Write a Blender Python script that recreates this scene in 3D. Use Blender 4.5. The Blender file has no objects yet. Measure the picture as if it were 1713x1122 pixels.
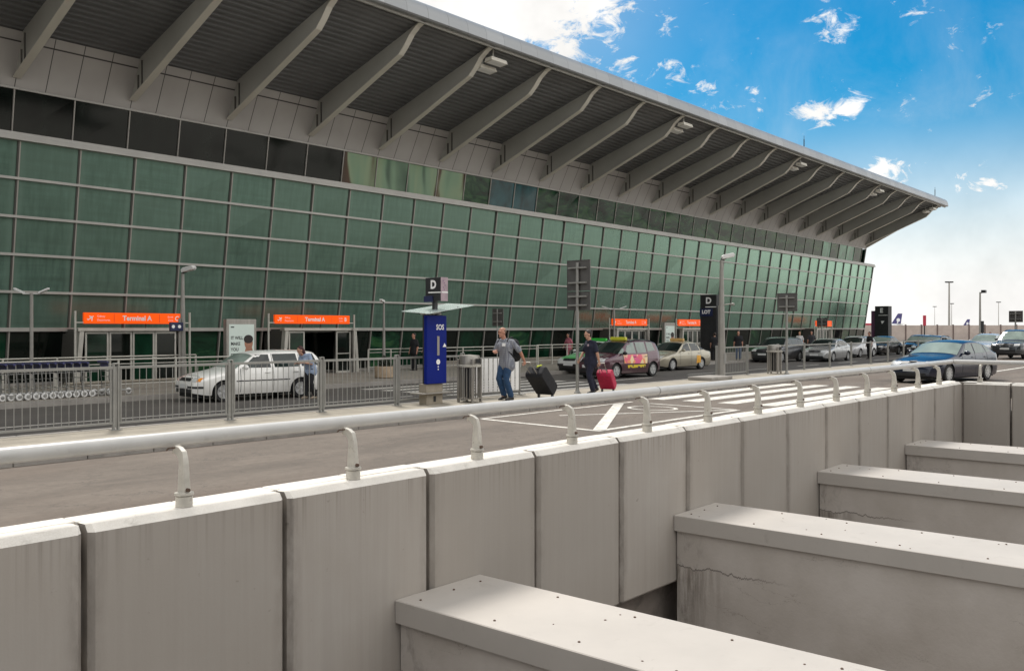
import bpy, math, random
from math import sin, cos, pi, radians, sqrt, atan2, floor
from mathutils import Vector, Matrix, Quaternion
random.seed(7)
S = bpy.context.scene
COL = S.collection

# ------------------------------------------------------------------ helpers
class MB:
    """collects vertices and faces; build() links them as one mesh object"""
    def __init__(s):
        s.v = []; s.f = []; s.m = []; s.k = 0; s.X = None
    def add(s, vs, fs):
        o = len(s.v)
        if s.X is not None:
            vs = [s.X @ Vector(p) for p in vs]
        s.v.extend([tuple(p) for p in vs])
        for f in fs:
            s.f.append(tuple(i + o for i in f)); s.m.append(s.k)
        return s
    def box(s, x0, x1, y0, y1, z0, z1):
        return s.add([(x0,y0,z0),(x1,y0,z0),(x1,y1,z0),(x0,y1,z0),(x0,y0,z1),(x1,y0,z1),(x1,y1,z1),(x0,y1,z1)],
              [(0,3,2,1),(4,5,6,7),(0,1,5,4),(1,2,6,5),(2,3,7,6),(3,0,4,7)])
    def cbox(s, x, y, z, dx, dy, dz):
        return s.box(x-dx/2, x+dx/2, y-dy/2, y+dy/2, z-dz/2, z+dz/2)
    def hexa(s, p):
        return s.add(p, [(0,3,2,1),(4,5,6,7),(0,1,5,4),(1,2,6,5),(2,3,7,6),(3,0,4,7)])
    def bar(s, a, b, w, h, up=(0,0,1)):
        a = Vector(a); b = Vector(b); d = (b-a).normalized(); u = Vector(up)
        r = d.cross(u)
        if r.length < 1e-5: r = d.cross(Vector((0,1,0)))
        r.normalize(); u = r.cross(d)
        P = []
        for c in (a, b):
            for sx, sz in ((-1,-1),(1,-1),(1,1),(-1,1)):
                P.append(c + r*(sx*w/2) + u*(sz*h/2))
        return s.add(P, [(0,3,2,1),(4,5,6,7),(0,1,5,4),(1,2,6,5),(2,3,7,6),(3,0,4,7)])
    def tube(s, pts, r, n=10, caps=True):
        P = [Vector(p) for p in pts]
        R = r if isinstance(r, (list, tuple)) else [r]*len(P)
        T = []
        for i in range(len(P)):
            if i == 0: t = P[1]-P[0]
            elif i == len(P)-1: t = P[-1]-P[-2]
            else: t = (P[i+1]-P[i]).normalized() + (P[i]-P[i-1]).normalized()
            T.append(t.normalized())
        u = T[0].cross(Vector((0,0,1)))
        if u.length < 1e-4: u = T[0].cross(Vector((0,1,0)))
        u.normalize(); vs = []
        for i in range(len(P)):
            u = (u - T[i]*u.dot(T[i])).normalized(); w = T[i].cross(u)
            for k in range(n):
                a = 2*pi*k/n
                vs.append(P[i] + u*(cos(a)*R[i]) + w*(sin(a)*R[i]))
        fs = []
        for i in range(len(P)-1):
            for k in range(n):
                k2 = (k+1) % n
                fs.append((i*n+k, i*n+k2, (i+1)*n+k2, (i+1)*n+k))
        if caps:
            fs.append(tuple(range(n-1,-1,-1))); fs.append(tuple((len(P)-1)*n+k for k in range(n)))
        return s.add(vs, fs)
    def prism(s, poly, axis, a0, a1):
        """extrude a 2D outline along axis x, y or z"""
        n = len(poly); vs = []
        for a in (a0, a1):
            for p, q in poly:
                vs.append({'x':(a,p,q),'y':(p,a,q),'z':(p,q,a)}[axis])
        fs = [tuple(range(n-1,-1,-1)), tuple(range(n,2*n))]
        for i in range(n):
            j = (i+1) % n
            fs.append((i, j, n+j, n+i))
        return s.add(vs, fs)
    def grid(s, fn, nu, nv):
        vs = [fn(i/nu, j/nv) for i in range(nu+1) for j in range(nv+1)]
        fs = []
        for i in range(nu):
            for j in range(nv):
                a = i*(nv+1)+j
                fs.append((a, a+nv+1, a+nv+2, a+1))
        return s.add(vs, fs)
    def lathe(s, prof, n=20, c=(0,0,0), axis='z'):
        vs = []
        for r, h in prof:
            for k in range(n):
                a = 2*pi*k/n; p, q = r*cos(a), r*sin(a)
                t = {'z':(p,q,h),'y':(p,h,q),'x':(h,p,q)}[axis]
                vs.append((c[0]+t[0], c[1]+t[1], c[2]+t[2]))
        fs = []
        for i in range(len(prof)-1):
            for k in range(n):
                k2 = (k+1) % n
                fs.append((i*n+k, i*n+k2, (i+1)*n+k2, (i+1)*n+k))
        fs.append(tuple(range(n-1,-1,-1))); fs.append(tuple((len(prof)-1)*n+k for k in range(n)))
        return s.add(vs, fs)
    def ell(s, c, r, nu=14, nv=8, rot=None):
        if not isinstance(r, (list,tuple)): r = (r,r,r)
        M = rot if rot is not None else Matrix.Identity(3)
        c = Vector(c); vs = [c + M @ Vector((0,0,-r[2]))]
        for j in range(1, nv):
            b = -pi/2 + pi*j/nv
            for k in range(nu):
                a = 2*pi*k/nu
                vs.append(c + M @ Vector((r[0]*cos(a)*cos(b), r[1]*sin(a)*cos(b), r[2]*sin(b))))
        vs.append(c + M @ Vector((0,0,r[2])))
        fs = []
        for k in range(nu):
            fs.append((0, 1+(k+1)%nu, 1+k))
            fs.append((len(vs)-1, 1+(nv-2)*nu+k, 1+(nv-2)*nu+(k+1)%nu))
        for j in range(nv-2):
            for k in range(nu):
                k2 = (k+1)%nu
                fs.append((1+j*nu+k, 1+j*nu+k2, 1+(j+1)*nu+k2, 1+(j+1)*nu+k))
        return s.add(vs, fs)
    def cap(s, a, b, ra, rb):
        a = Vector(a); b = Vector(b)
        s.ell(a, ra, 12, 8); s.ell(b, rb, 12, 8)
        if (b-a).length > 1e-4: s.tube([a, b], [ra, rb], 12)
        return s
    def chain(s, pts, rs):
        for i in range(len(pts)-1): s.cap(pts[i], pts[i+1], rs[i], rs[i+1])
        return s
    def mesh(s, name, mats):
        me = bpy.data.meshes.new(name)
        me.from_pydata(s.v, [], s.f)
        for m in mats: me.materials.append(m)
        if len(mats) > 1:
            me.polygons.foreach_set('material_index', s.m)
        return me
    def build(s, name, mats, parent=None, smooth=None, bevel=None, kind=None):
        if not isinstance(mats, (list, tuple)): mats = [mats]
        me = s.mesh(name, mats)
        return link(name, me, parent, smooth, bevel, kind)

def link(name, me, parent=None, smooth=None, bevel=None, kind=None):
    me.validate()
    if smooth:
        me.polygons.foreach_set('use_smooth', [True]*len(me.polygons))
        if smooth < 180: me.set_sharp_from_angle(angle=radians(smooth))
    me.update()
    o = bpy.data.objects.new(name, me); COL.objects.link(o)
    if parent: o.parent = parent
    if bevel:
        b = o.modifiers.new('bevel', 'BEVEL'); b.width = bevel; b.segments = 2
        b.limit_method = 'ANGLE'; b.angle_limit = radians(35)
    if kind: o['kind'] = kind
    return o

def tag(o, label, cat, group=None):
    o['label'] = label; o['category'] = cat
    if group: o['group'] = group
    return o

def thing(name, label, cat, loc=(0,0,0), rz=0, group=None):
    o = bpy.data.objects.new(name, None); COL.objects.link(o)
    o.empty_display_size = .2
    o.location = loc; o.rotation_euler = (0,0,rz)
    return tag(o, label, cat, group)

def dup(root, loc, rz, label, group=None):
    r = root.copy(); COL.objects.link(r); r.location = loc; r.rotation_euler = (0,0,rz)
    r['label'] = label
    if group: r['group'] = group
    for ch in list(root.children):
        c = ch.copy(); COL.objects.link(c); c.parent = r
        for g in ch.children:
            d = g.copy(); COL.objects.link(d); d.parent = c
    return r

def remesh(mb, name, mat, parent, voxel=.01, smooth=3):
    me = mb.mesh(name, [mat])
    o = bpy.data.objects.new('tmp', me); COL.objects.link(o)
    m = o.modifiers.new('r', 'REMESH'); m.mode = 'VOXEL'; m.voxel_size = voxel
    if smooth:
        q = o.modifiers.new('s', 'SMOOTH'); q.iterations = smooth; q.factor = .5
    dg = bpy.context.evaluated_depsgraph_get(); dg.update()
    nm = bpy.data.meshes.new_from_object(o.evaluated_get(dg))
    bpy.data.objects.remove(o)
    nm.name = name
    nm.materials.clear(); nm.materials.append(mat)
    return link(name, nm, parent, 180)

def text(mb, s, size, place, align='CENTER', squeeze=1.0, bold=0.0):
    """lettering as flat mesh; place(x, y) -> point"""
    cu = bpy.data.curves.new('t', 'FONT'); cu.body = s; cu.size = size
    cu.align_x = align; cu.align_y = 'CENTER'; cu.offset = bold; cu.resolution_u = 3
    o = bpy.data.objects.new('t', cu); COL.objects.link(o)
    dg = bpy.context.evaluated_depsgraph_get(); dg.update()
    me = bpy.data.meshes.new_from_object(o.evaluated_get(dg))
    vs = [place(v.co.x*squeeze, v.co.y) for v in me.vertices]
    fs = [tuple(p.vertices) for p in me.polygons]
    bpy.data.objects.remove(o); bpy.data.curves.remove(cu); bpy.data.meshes.remove(me)
    mb.add(vs, fs)

# ------------------------------------------------------------------ materials
def lin(r, g, b):
    f = lambda c: (c/255)/12.92 if c/255 <= .04045 else ((c/255+.055)/1.055)**2.4
    return (f(r), f(g), f(b))

class NT:
    """small wrapper to write node graphs"""
    def __init__(s, tree): s.t = tree
    def n(s, typ, **kw):
        x = s.t.nodes.new(typ)
        for k, v in kw.items(): setattr(x, k, v)
        return x
    def l(s, a, b): s.t.links.new(a, b)
    def put(s, sock, v):
        if hasattr(v, 'is_linked') or hasattr(v, 'links'): s.l(v, sock)
        else: sock.default_value = v
    def math(s, op, a, b=0.0, c=None, clamp=False):
        x = s.n('ShaderNodeMath', operation=op, use_clamp=clamp)
        s.put(x.inputs[0], a); s.put(x.inputs[1], b)
        if c is not None: s.put(x.inputs[2], c)
        return x.outputs[0]
    def vmath(s, op, a, b=(0,0,0)):
        x = s.n('ShaderNodeVectorMath', operation=op)
        s.put(x.inputs[0], a); s.put(x.inputs[1], b)
        return x.outputs['Value'] if op in ('DOT_PRODUCT','LENGTH','DISTANCE') else x.outputs[0]
    def noise(s, vec, scale, detail=4, rough=.55, dist=0.0):
        x = s.n('ShaderNodeTexNoise'); s.l(vec, x.inputs['Vector'])
        x.inputs['Scale'].default_value = scale; x.inputs['Detail'].default_value = detail
        x.inputs['Roughness'].default_value = rough; x.inputs['Distortion'].default_value = dist
        return x.outputs['Fac']
    def map(s, v, a, b, c, d, smooth=False):
        x = s.n('ShaderNodeMapRange', clamp=True)
        if smooth: x.interpolation_type = 'SMOOTHSTEP'
        s.put(x.inputs[0], v)
        for i, q in enumerate((a,b,c,d)): s.put(x.inputs[i+1], q)
        return x.outputs[0]
    def mix(s, fac, a, b, mode='MIX'):
        x = s.n('ShaderNodeMix', data_type='RGBA', blend_type=mode)
        s.put(x.inputs[0], fac)
        s.put(x.inputs[6], a if not isinstance(a, tuple) else (*a[:3],1))
        s.put(x.inputs[7], b if not isinstance(b, tuple) else (*b[:3],1))
        return x.outputs[2]
    def n_sep(s, v):
        x = s.n('ShaderNodeSeparateXYZ'); s.l(v, x.inputs[0]); return x
    def scale(s, vec, sc):
        return s.vmath('MULTIPLY', vec, sc)

def newmat(name):
    m = bpy.data.materials.new(name); m.use_nodes = True
    nt = NT(m.node_tree); b = m.node_tree.nodes['Principled BSDF']
    return m, nt, b

def mat(name, col, rough=.6, metal=0.0, spec=.5, var=.12, scale=3.0, stretch=(1,1,1), fine=0.0, bump=0.0, coat=0.0, dirt=None, world=True):
    m, nt, b = newmat(name)
    geo = nt.n('ShaderNodeNewGeometry') if world else nt.n('ShaderNodeTexCoord')
    pos = geo.outputs['Position'] if world else geo.outputs['Object']
    p = nt.scale(pos, stretch)
    c = col
    if var:
        f = nt.noise(p, scale, 5, .6)
        hi = tuple(min(1, x*(1+var)) for x in col); lo = tuple(x*(1-var) for x in col)
        c = nt.mix(nt.map(f, .3, .7, 0, 1), lo, hi)
    if fine:
        g = nt.noise(pos, 90.0, 2, .7)
        c = nt.mix(fine, c, nt.mix(nt.map(g, .35, .65, 0, 1), (0,0,0), (.8,.78,.75)), 'OVERLAY')
    if dirt:
        dcol, dsc, lo_, hi_, amt = dirt
        d = nt.noise(p, dsc, 6, .65, .6)
        c = nt.mix(nt.math('MULTIPLY', nt.map(d, lo_, hi_, 0, 1), amt), c, dcol)
    nt.put(b.inputs['Base Color'], c if not isinstance(c, tuple) else (*c,1))
    b.inputs['Roughness'].default_value = rough
    b.inputs['Metallic'].default_value = metal
    b.inputs['Specular IOR Level'].default_value = spec
    if coat:
        b.inputs['Coat Weight'].default_value = coat; b.inputs['Coat Roughness'].default_value = .04
    if bump:
        bp = nt.n('ShaderNodeBump'); bp.inputs['Strength'].default_value = bump; bp.inputs['Distance'].default_value = .01
        nt.l(nt.noise(p, scale*8, 4, .6), bp.inputs['Height']); nt.l(bp.outputs[0], b.inputs['Normal'])
    return m

M = {}
def defmats():
    # concrete cladding panels: vertical rain streaks over a faint mottling
    m, nt, b = newmat('panel_concrete'); geo = nt.n('ShaderNodeNewGeometry'); pos = geo.outputs['Position']
    st = nt.noise(nt.scale(pos, (7,7,.22)), 1.7, 8, .7)
    mo = nt.noise(pos, 1.3, 5, .6)
    c = nt.mix(nt.map(st, .25, .78, 0, 1), (.35,.317,.282), (.42,.384,.345))
    c = nt.mix(nt.map(mo, .3, .75, 0, .5), c, (.315,.272,.225))
    jx = nt.math('ABSOLUTE', nt.math('SUBTRACT', nt.math('FRACT', nt.math('DIVIDE', nt.math('SUBTRACT', nt.n_sep(pos).outputs[0], 2.615), 1.503)), .5))
    jn = nt.noise(nt.scale(pos, (3,3,1.2)), 2.2, 6, .7)
    c = nt.mix(nt.math('MULTIPLY', nt.map(jx, .40, .50, 0, 1), nt.map(jn, .36, .62, 0, .85)), c, (.15,.128,.108))   # grime along the open joints
    sp = nt.noise(pos, 11.0, 3, .5)
    c = nt.mix(nt.map(sp, .71, .78, 0, .6), c, (.12,.10,.085))
    sx = nt.n('ShaderNodeSeparateXYZ'); nt.l(pos, sx.inputs[0])
    run = nt.noise(nt.scale(pos, (14,14,.12)), 1.6, 4, .6)   # dark runs starting at the coping edge
    top = nt.map(sx.outputs[2], -.1, .47, 0, 1)
    c = nt.mix(nt.math('MULTIPLY', nt.math('MULTIPLY', nt.map(run, .50, .64, 0, 1), nt.math('POWER', top, 2.0)), .6), c, (.15,.125,.10))
    cell = nt.n('ShaderNodeTexWhiteNoise', noise_dimensions='1D')
    nt.l(nt.math('FLOOR', nt.math('DIVIDE', nt.math('SUBTRACT', sx.outputs[0], 2.615), 1.503)), cell.inputs['W'])
    c = nt.mix(nt.map(cell.outputs['Value'], 0, 1, 0, .6), c, (.30,.268,.232))
    nt.l(c, b.inputs['Base Color']); b.inputs['Roughness'].default_value = .75
    bp = nt.n('ShaderNodeBump'); bp.inputs['Strength'].default_value = .15; bp.inputs['Distance'].default_value = .004
    nt.l(nt.noise(pos, 60, 4, .6), bp.inputs['Height']); nt.l(bp.outputs[0], b.inputs['Normal'])
    M['panel'] = m
    M['coping'] = mat('coping_concrete', (.68,.64,.58), .8, var=.12, scale=2.5, fine=.10, bump=.25, dirt=((.22,.19,.15), 7, .6, .78, .55))
    M['cap'] = mat('cap_metal', (.42,.385,.345), .55, .0, .35, var=.06, scale=1.2, stretch=(1,1,1), dirt=((.22,.19,.16), 6, .6, .8, .35))
    M['capface'] = M['cap']
    # rendered beam walls: cracks and dark stains near the end
    m, nt, b = newmat('beam_render'); geo = nt.n('ShaderNodeNewGeometry'); pos = geo.outputs['Position']
    mo = nt.noise(pos, 1.6, 6, .6)
    c = nt.mix(nt.map(mo, .3, .7, 0, 1), (.41,.365,.32), (.50,.455,.41))
    sx = nt.n('ShaderNodeSeparateXYZ'); nt.l(pos, sx.inputs[0])
    # hairline cracks: bands where a warped noise crosses a level
    w = nt.noise(nt.scale(pos, (1,1,3)), .55, 7, .62)
    ck = nt.math('ABSOLUTE', nt.math('SUBTRACT', w, .5))
    gate = nt.map(nt.noise(pos, .7, 2, .5), .53, .60, 0, 1)
    c = nt.mix(nt.math('MULTIPLY', nt.map(ck, .0, .0025, .6, 0), gate), c, (.10,.075,.06))
    end = nt.map(sx.outputs[1], 5.25, 5.72, 0, 1)
    stn = nt.noise(nt.scale(pos, (2,2,1.0)), 2.6, 8, .72, .4)
    c = nt.mix(nt.math('MULTIPLY', nt.math('MULTIPLY', end, nt.map(stn, .50, .66, 0, 1)), .7), c, (.075,.065,.058))
    # one ragged crack below the cap near the wall, with water stains running down from it
    pth = nt.math('ADD', -1.16, nt.math('MULTIPLY', nt.math('SUBTRACT', nt.noise(nt.scale(pos, (0,1,0)), 3.0, 8, .75), .5), .30))
    dz = nt.math('SUBTRACT', pth, sx.outputs[2])
    cm = nt.math('MULTIPLY', nt.map(nt.math('ABSOLUTE', dz), .0, .014, 1, 0), nt.map(sx.outputs[1], 4.2, 4.9, 0, 1))
    drip = nt.noise(nt.scale(pos, (6,6,.5)), 2.0, 6, .7)
    dm = nt.math('MULTIPLY', nt.math('MULTIPLY', nt.map(dz, 0.0, .02, 0, 1), nt.map(dz, .15, 1.0, 1, 0)), nt.math('MULTIPLY', nt.map(sx.outputs[1], 4.95, 5.55, 0, 1), nt.map(drip, .40, .60, 0, .75)))
    c = nt.mix(dm, c, (.13,.105,.08))
    c = nt.mix(nt.math('MULTIPLY', cm, .85), c, (.05,.04,.032))
    nt.l(c, b.inputs['Base Color']); b.inputs['Roughness'].default_value = .9
    bp = nt.n('ShaderNodeBump'); bp.inputs['Strength'].default_value = .3; bp.inputs['Distance'].default_value = .01
    nt.l(nt.noise(pos, 25, 5, .6), bp.inputs['Height']); nt.l(bp.outputs[0], b.inputs['Normal'])
    M['beam'] = m
    M['pit'] = mat('old_concrete', (.22,.19,.165), .9, var=.3, scale=1.5, dirt=((.07,.06,.05), 3, .5, .7, .6))
    M['rail'] = mat('painted_tube', (.48,.468,.445), .34, .0, .5, var=.06, scale=5, dirt=((.28,.25,.21), 9, .6, .75, .35))
    M['post'] = mat('painted_post', (.50,.47,.41), .45, .1, .5, var=.12, scale=9, dirt=((.16,.10,.06), 22, .6, .72, .75))
    M['rust'] = mat('rusty_bolt', (.10,.06,.04), .8, var=.3, scale=30)
    # asphalt
    def asph(name, a, bb, warm):
        m, nt, b = newmat(name); geo = nt.n('ShaderNodeNewGeometry'); pos = geo.outputs['Position']
        big = nt.noise(nt.scale(pos, (.35,1,1)), .9, 6, .65, .4)
        c = nt.mix(nt.map(big, .3, .72, 0, 1), a, bb)
        sm = nt.noise(pos, 9, 5, .7)
        c = nt.mix(nt.map(sm, .35, .7, 0, .35), c, tuple(x*.6 for x in a))
        gr = nt.noise(pos, 140, 2, .8)
        c = nt.mix(.28, c, nt.mix(nt.map(gr, .3, .7, 0, 1), (.02,.02,.02), (.6,.58,.55)), 'OVERLAY')
        ck = nt.math('ABSOLUTE', nt.math('SUBTRACT', nt.noise(nt.scale(pos, (.6,1,1)), .8, 8, .6, .3), .5))
        c = nt.mix(nt.map(ck, 0, .005, .6, 0), c, tuple(x*.35 for x in a))
        oil = nt.noise(nt.scale(pos, (.25,1.4,1)), .45, 3, .5)
        c = nt.mix(nt.map(oil, .5, .72, 0, .6), c, warm)
        nt.l(c, b.inputs['Base Color']); b.inputs['Roughness'].default_value = .85
        bp = nt.n('ShaderNodeBump'); bp.inputs['Strength'].default_value = .4; bp.inputs['Distance'].default_value = .006
        nt.l(gr, bp.inputs['Height']); nt.l(bp.outputs[0], b.inputs['Normal'])
        return m
    M['road'] = asph('near_asphalt', (.098,.078,.061), (.195,.158,.126), (.10,.07,.05))
    M['road2'] = asph('far_asphalt', (.085,.076,.066), (.125,.113,.10), (.08,.07,.062))
    M['ground'] = mat('ground_concrete', (.46,.43,.385), .9, var=.2, scale=.4)
    M['island'] = mat('island_paving', (.315,.28,.225), .85, var=.14, scale=2.0, fine=.1, bump=.2)
    M['kerb'] = mat('kerb_stone', (.27,.25,.225), .85, var=.2, scale=3.0, fine=.1)
    M['pave'] = mat('terminal_paving', (.24,.215,.18), .85, var=.16, scale=1.5, fine=.1)
    M['paint'] = mat('road_paint', (.60,.57,.51), .7, var=.22, scale=6, dirt=((.19,.17,.15), 9, .5, .68, .8))
    # facade glass: fritted panes, slightly different from one another
    m, nt, b = newmat('fritted_glass'); geo = nt.n('ShaderNodeNewGeometry'); pos = geo.outputs['Position']
    sx = nt.n('ShaderNodeSeparateXYZ'); nt.l(pos, sx.inputs[0])
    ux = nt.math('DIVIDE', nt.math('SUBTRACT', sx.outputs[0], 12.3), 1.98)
    uz = nt.math('DIVIDE', nt.math('SUBTRACT', sx.outputs[2], 1.72), 1.24)
    cx = nt.n('ShaderNodeCombineXYZ'); nt.l(nt.math('FLOOR', ux), cx.inputs[0]); nt.l(nt.math('FLOOR', uz), cx.inputs[1])
    wn = nt.n('ShaderNodeTexWhiteNoise', noise_dimensions='2D'); nt.l(cx.outputs[0], wn.inputs['Vector'])
    st = nt.noise(nt.scale(pos, (3,3,.25)), 2.0, 4, .6)
    hz = nt.noise(nt.scale(pos, (.35,1,5)), 1.1, 5, .6)
    c = nt.mix(nt.map(st, .3, .7, 0, 1), (.044,.080,.062), (.090,.150,.118))
    c = nt.mix(nt.map(hz, .38, .75, 0, .55), c, (.026,.042,.033))  # dark blotches painted in as reflections on the panes
    c = nt.mix(nt.map(wn.outputs['Value'], 0, 1, 0, .6), c, (.085,.125,.10))
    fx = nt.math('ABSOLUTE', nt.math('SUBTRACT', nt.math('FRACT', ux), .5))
    c = nt.mix(nt.map(fx, .36, .47, 0, .6), c, (.125,.185,.148))  # paler strips along the pane sides stand in for reflections
    nt.l(c, b.inputs['Base Color']); b.inputs['Roughness'].default_value = .8
    b.inputs['Specular IOR Level'].default_value = 0.0
    gl = nt.n('ShaderNodeBsdfGlossy'); gl.inputs['Roughness'].default_value = .24; gl.inputs['Color'].default_value = (.68,1.0,.83,1)
    lw = nt.n('ShaderNodeLayerWeight'); lw.inputs['Blend'].default_value = .5      # Facing output: 0 head-on, 1 at grazing angles
    frf = nt.math('ADD', .06, nt.math('MULTIPLY', nt.math('POWER', lw.outputs['Facing'], 2.4), 1.15), clamp=True)
    ms = nt.n('ShaderNodeMixShader'); nt.l(frf, ms.inputs[0]); nt.l(b.outputs[0], ms.inputs[1]); nt.l(gl.outputs[0], ms.inputs[2])
    nt.l(ms.outputs[0], m.node_tree.nodes['Material Output'].inputs['Surface'])
    bp = nt.n('ShaderNodeBump'); bp.inputs['Strength'].default_value = .05; bp.inputs['Distance'].default_value = .02
    nt.l(nt.noise(nt.scale(pos, (1,1,.6)), .8, 2, .5), bp.inputs['Height']); nt.l(bp.outputs[0], gl.inputs['Normal'])
    M['frit'] = m
    def dark(name, col, rough=.06, var=.3, spec=.5):
        m, nt, b = newmat(name); geo = nt.n('ShaderNodeNewGeometry'); pos = geo.outputs['Position']
        f = nt.noise(nt.scale(pos, (1.1,1,.5)), .9, 4, .6, .6)
        nt.l(nt.mix(nt.map(f, .35, .65, 0, 1), tuple(x*(1-var*2) if x*(1-var*2) > 0 else 0 for x in col), tuple(x*(1+var) for x in col)), b.inputs['Base Color'])
        b.inputs['Roughness'].default_value = rough; b.inputs['Specular IOR Level'].default_value = spec
        return m
    M['dkglass'] = dark('dark_glass', (.006,.009,.007), spec=.3)
    M['gglass'] = dark('green_dark_glass', (.006,.028,.015), spec=.3)
    M['tealglass'] = dark('teal_pane', (.014,.075,.085), .1)
    M['blindy'] = dark('pale_blind_behind_glass', (.22,.26,.13), .12, .2)
    M['blindr'] = dark('brown_blind_behind_glass', (.09,.04,.025), .12, .4)
    m, nt, b = newmat('glimpse_of_hall'); geo = nt.n('ShaderNodeNewGeometry'); pos = geo.outputs['Position']
    f = nt.noise(nt.scale(pos, (.75,1,.10)), 1.0, 2, .5, .5); cr = nt.n('ShaderNodeValToRGB'); nt.l(f, cr.inputs[0]); e = cr.color_ramp.elements
    while len(e) < 5: e.new(.5)
    for i, (p_, q_) in enumerate(((.30,(.02,.018,.010)),(.42,(.09,.05,.03)),(.48,(.26,.34,.21)),(.60,(.20,.31,.20)),(.72,(.02,.05,.035)))): e[i].position = p_; e[i].color = (*q_,1)
    nt.l(cr.outputs[0], b.inputs['Base Color']); b.inputs['Roughness'].default_value = .06; b.inputs['Specular IOR Level'].default_value = .3
    M['hall'] = m
    m, nt, b = newmat('painted_tree_reflection'); geo = nt.n('ShaderNodeNewGeometry'); pos = geo.outputs['Position']  # green blotches in the base colour imitate reflected trees
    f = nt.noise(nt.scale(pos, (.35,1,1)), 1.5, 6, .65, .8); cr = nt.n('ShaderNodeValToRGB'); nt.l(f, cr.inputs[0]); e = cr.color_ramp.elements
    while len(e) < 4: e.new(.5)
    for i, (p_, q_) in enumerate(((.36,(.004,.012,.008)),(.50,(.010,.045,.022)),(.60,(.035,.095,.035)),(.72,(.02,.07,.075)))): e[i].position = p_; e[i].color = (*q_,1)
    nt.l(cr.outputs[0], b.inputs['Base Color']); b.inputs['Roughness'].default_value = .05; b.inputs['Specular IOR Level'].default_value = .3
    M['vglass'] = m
    M['litglass'] = dark('pale_green_pane', (.10,.27,.17), .1)  # paler colour stands in for bright sky seen through the end panes
    M['mull'] = mat('mullion_aluminium', (.30,.28,.25), .45, .3, var=.08, scale=1)
    M['mullh'] = mat('transom_aluminium', (.34,.325,.295), .4, .3, var=.08, scale=1)
    M['mulld'] = mat('dark_mullion', (.08,.075,.065), .5, .2, var=.1, scale=1)
    # soffit cladding with joints every half module
    m, nt, b = newmat('soffit_cladding'); geo = nt.n('ShaderNodeNewGeometry'); pos = geo.outputs['Position']
    sx = nt.n('ShaderNodeSeparateXYZ'); nt.l(pos, sx.inputs[0])
    f = nt.math('ABSOLUTE', nt.math('SUBTRACT', nt.math('FRACT', nt.math('DIVIDE', nt.math('SUBTRACT', sx.outputs[0], 12.3), .99)), .5))
    g = nt.noise(pos, .8, 3, .5)
    c = nt.mix(nt.map(g, .3, .7, 0, 1), (.345,.322,.298), (.395,.372,.347))
    zl = nt.math('ABSOLUTE', nt.math('SUBTRACT', sx.outputs[2], 11.08))
    line = nt.math('MAXIMUM', nt.map(f, .482, .49, 0, 1), nt.map(zl, .015, .03, 1, 0))
    nt.l(nt.mix(line, c, (.03,.028,.026)), b.inputs['Base Color']); b.inputs['Roughness'].default_value = .5
    M['soffit'] = m
    m, nt, b = newmat('fascia_metal'); geo = nt.n('ShaderNodeNewGeometry'); pos = geo.outputs['Position']
    sx = nt.n('ShaderNodeSeparateXYZ'); nt.l(pos, sx.inputs[0])
    f = nt.math('ABSOLUTE', nt.math('SUBTRACT', nt.math('FRACT', nt.math('DIVIDE', sx.outputs[0], 1.1)), .5))
    cell = nt.n('ShaderNodeTexWhiteNoise', noise_dimensions='1D'); nt.l(nt.math('FLOOR', nt.math('DIVIDE', sx.outputs[0], 1.1)), cell.inputs['W'])
    c = nt.mix(cell.outputs['Value'], (.25,.258,.262), (.31,.318,.322))
    nt.l(nt.mix(nt.map(f, .487, .493, 0, 1), c, (.16,.16,.16)), b.inputs['Base Color']); b.inputs['Roughness'].default_value = .38
    b.inputs['Metallic'].default_value = .35
    M['fascia'] = m
    M['deck'] = mat('corrugated_deck', (.15,.152,.152), .55, .1, var=.12, scale=.8)
    M['girder'] = mat('girder_paint', (.37,.362,.33), .5, .0, var=.08, scale=.6)
    M['flange'] = mat('flange_paint', (.56,.53,.46), .45, .0, var=.06, scale=.6)
    M['orange'] = mat('orange_sign', (.95,.14,.008), .4, var=.05, scale=2)
    m, nt, b = newmat('orange_lightbox'); b.inputs['Base Color'].default_value = (.85,.10,.006,1); b.inputs['Roughness'].default_value = .35
    b.inputs['Emission Color'].default_value = (1.0,.085,.004,1); b.inputs['Emission Strength'].default_value = .5; b.inputs['Specular IOR Level'].default_value = .12
    M['orange'] = m
    M['white'] = mat('white_lettering', (.80,.79,.77), .5, var=.03, scale=4)
    M['dkgrey'] = mat('dark_grey_sign', (.026,.026,.027), .5, 0, .25, var=.2, scale=3)
    M['greysign'] = mat('grey_sign_back', (.105,.10,.095), .5, .3, var=.15, scale=4)
    M['blue'] = mat('sos_blue', (.004,.014,.17), .45, 0, .12, var=.08, scale=2)
    M['navysign'] = mat('navy_sign', (.01,.015,.06), .35, var=.1, scale=3)
    M['pinkside'] = mat('pale_lilac_panel', (.36,.27,.30), .5, var=.2, scale=7)
    M['stone'] = mat('plinth_stone', (.30,.26,.20), .7, var=.15, scale=4, fine=.1)
    M['steel'] = mat('brushed_steel', (.30,.28,.25), .38, .55, var=.15, scale=8, stretch=(1,1,.2))
    M['galv'] = mat('galvanised', (.25,.245,.23), .5, .35, var=.15, scale=5)
    M['fence'] = mat('fence_grey_paint', (.27,.265,.245), .5, .25, var=.12, scale=4)
    M['lightrail'] = mat('pale_railing', (.45,.43,.38), .4, .25, var=.1, scale=4)
    M['lamp'] = mat('lamp_grey', (.27,.255,.23), .45, .3, var=.1, scale=3)
    M['lamphead'] = mat('lamp_white', (.62,.61,.59), .35, var=.05, scale=3)
    M['black'] = mat('black_rubber', (.012,.012,.012), .7, var=.2, scale=8)
    M['plastic'] = mat('black_plastic', (.018,.018,.019), .45, var=.15, scale=6)
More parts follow.
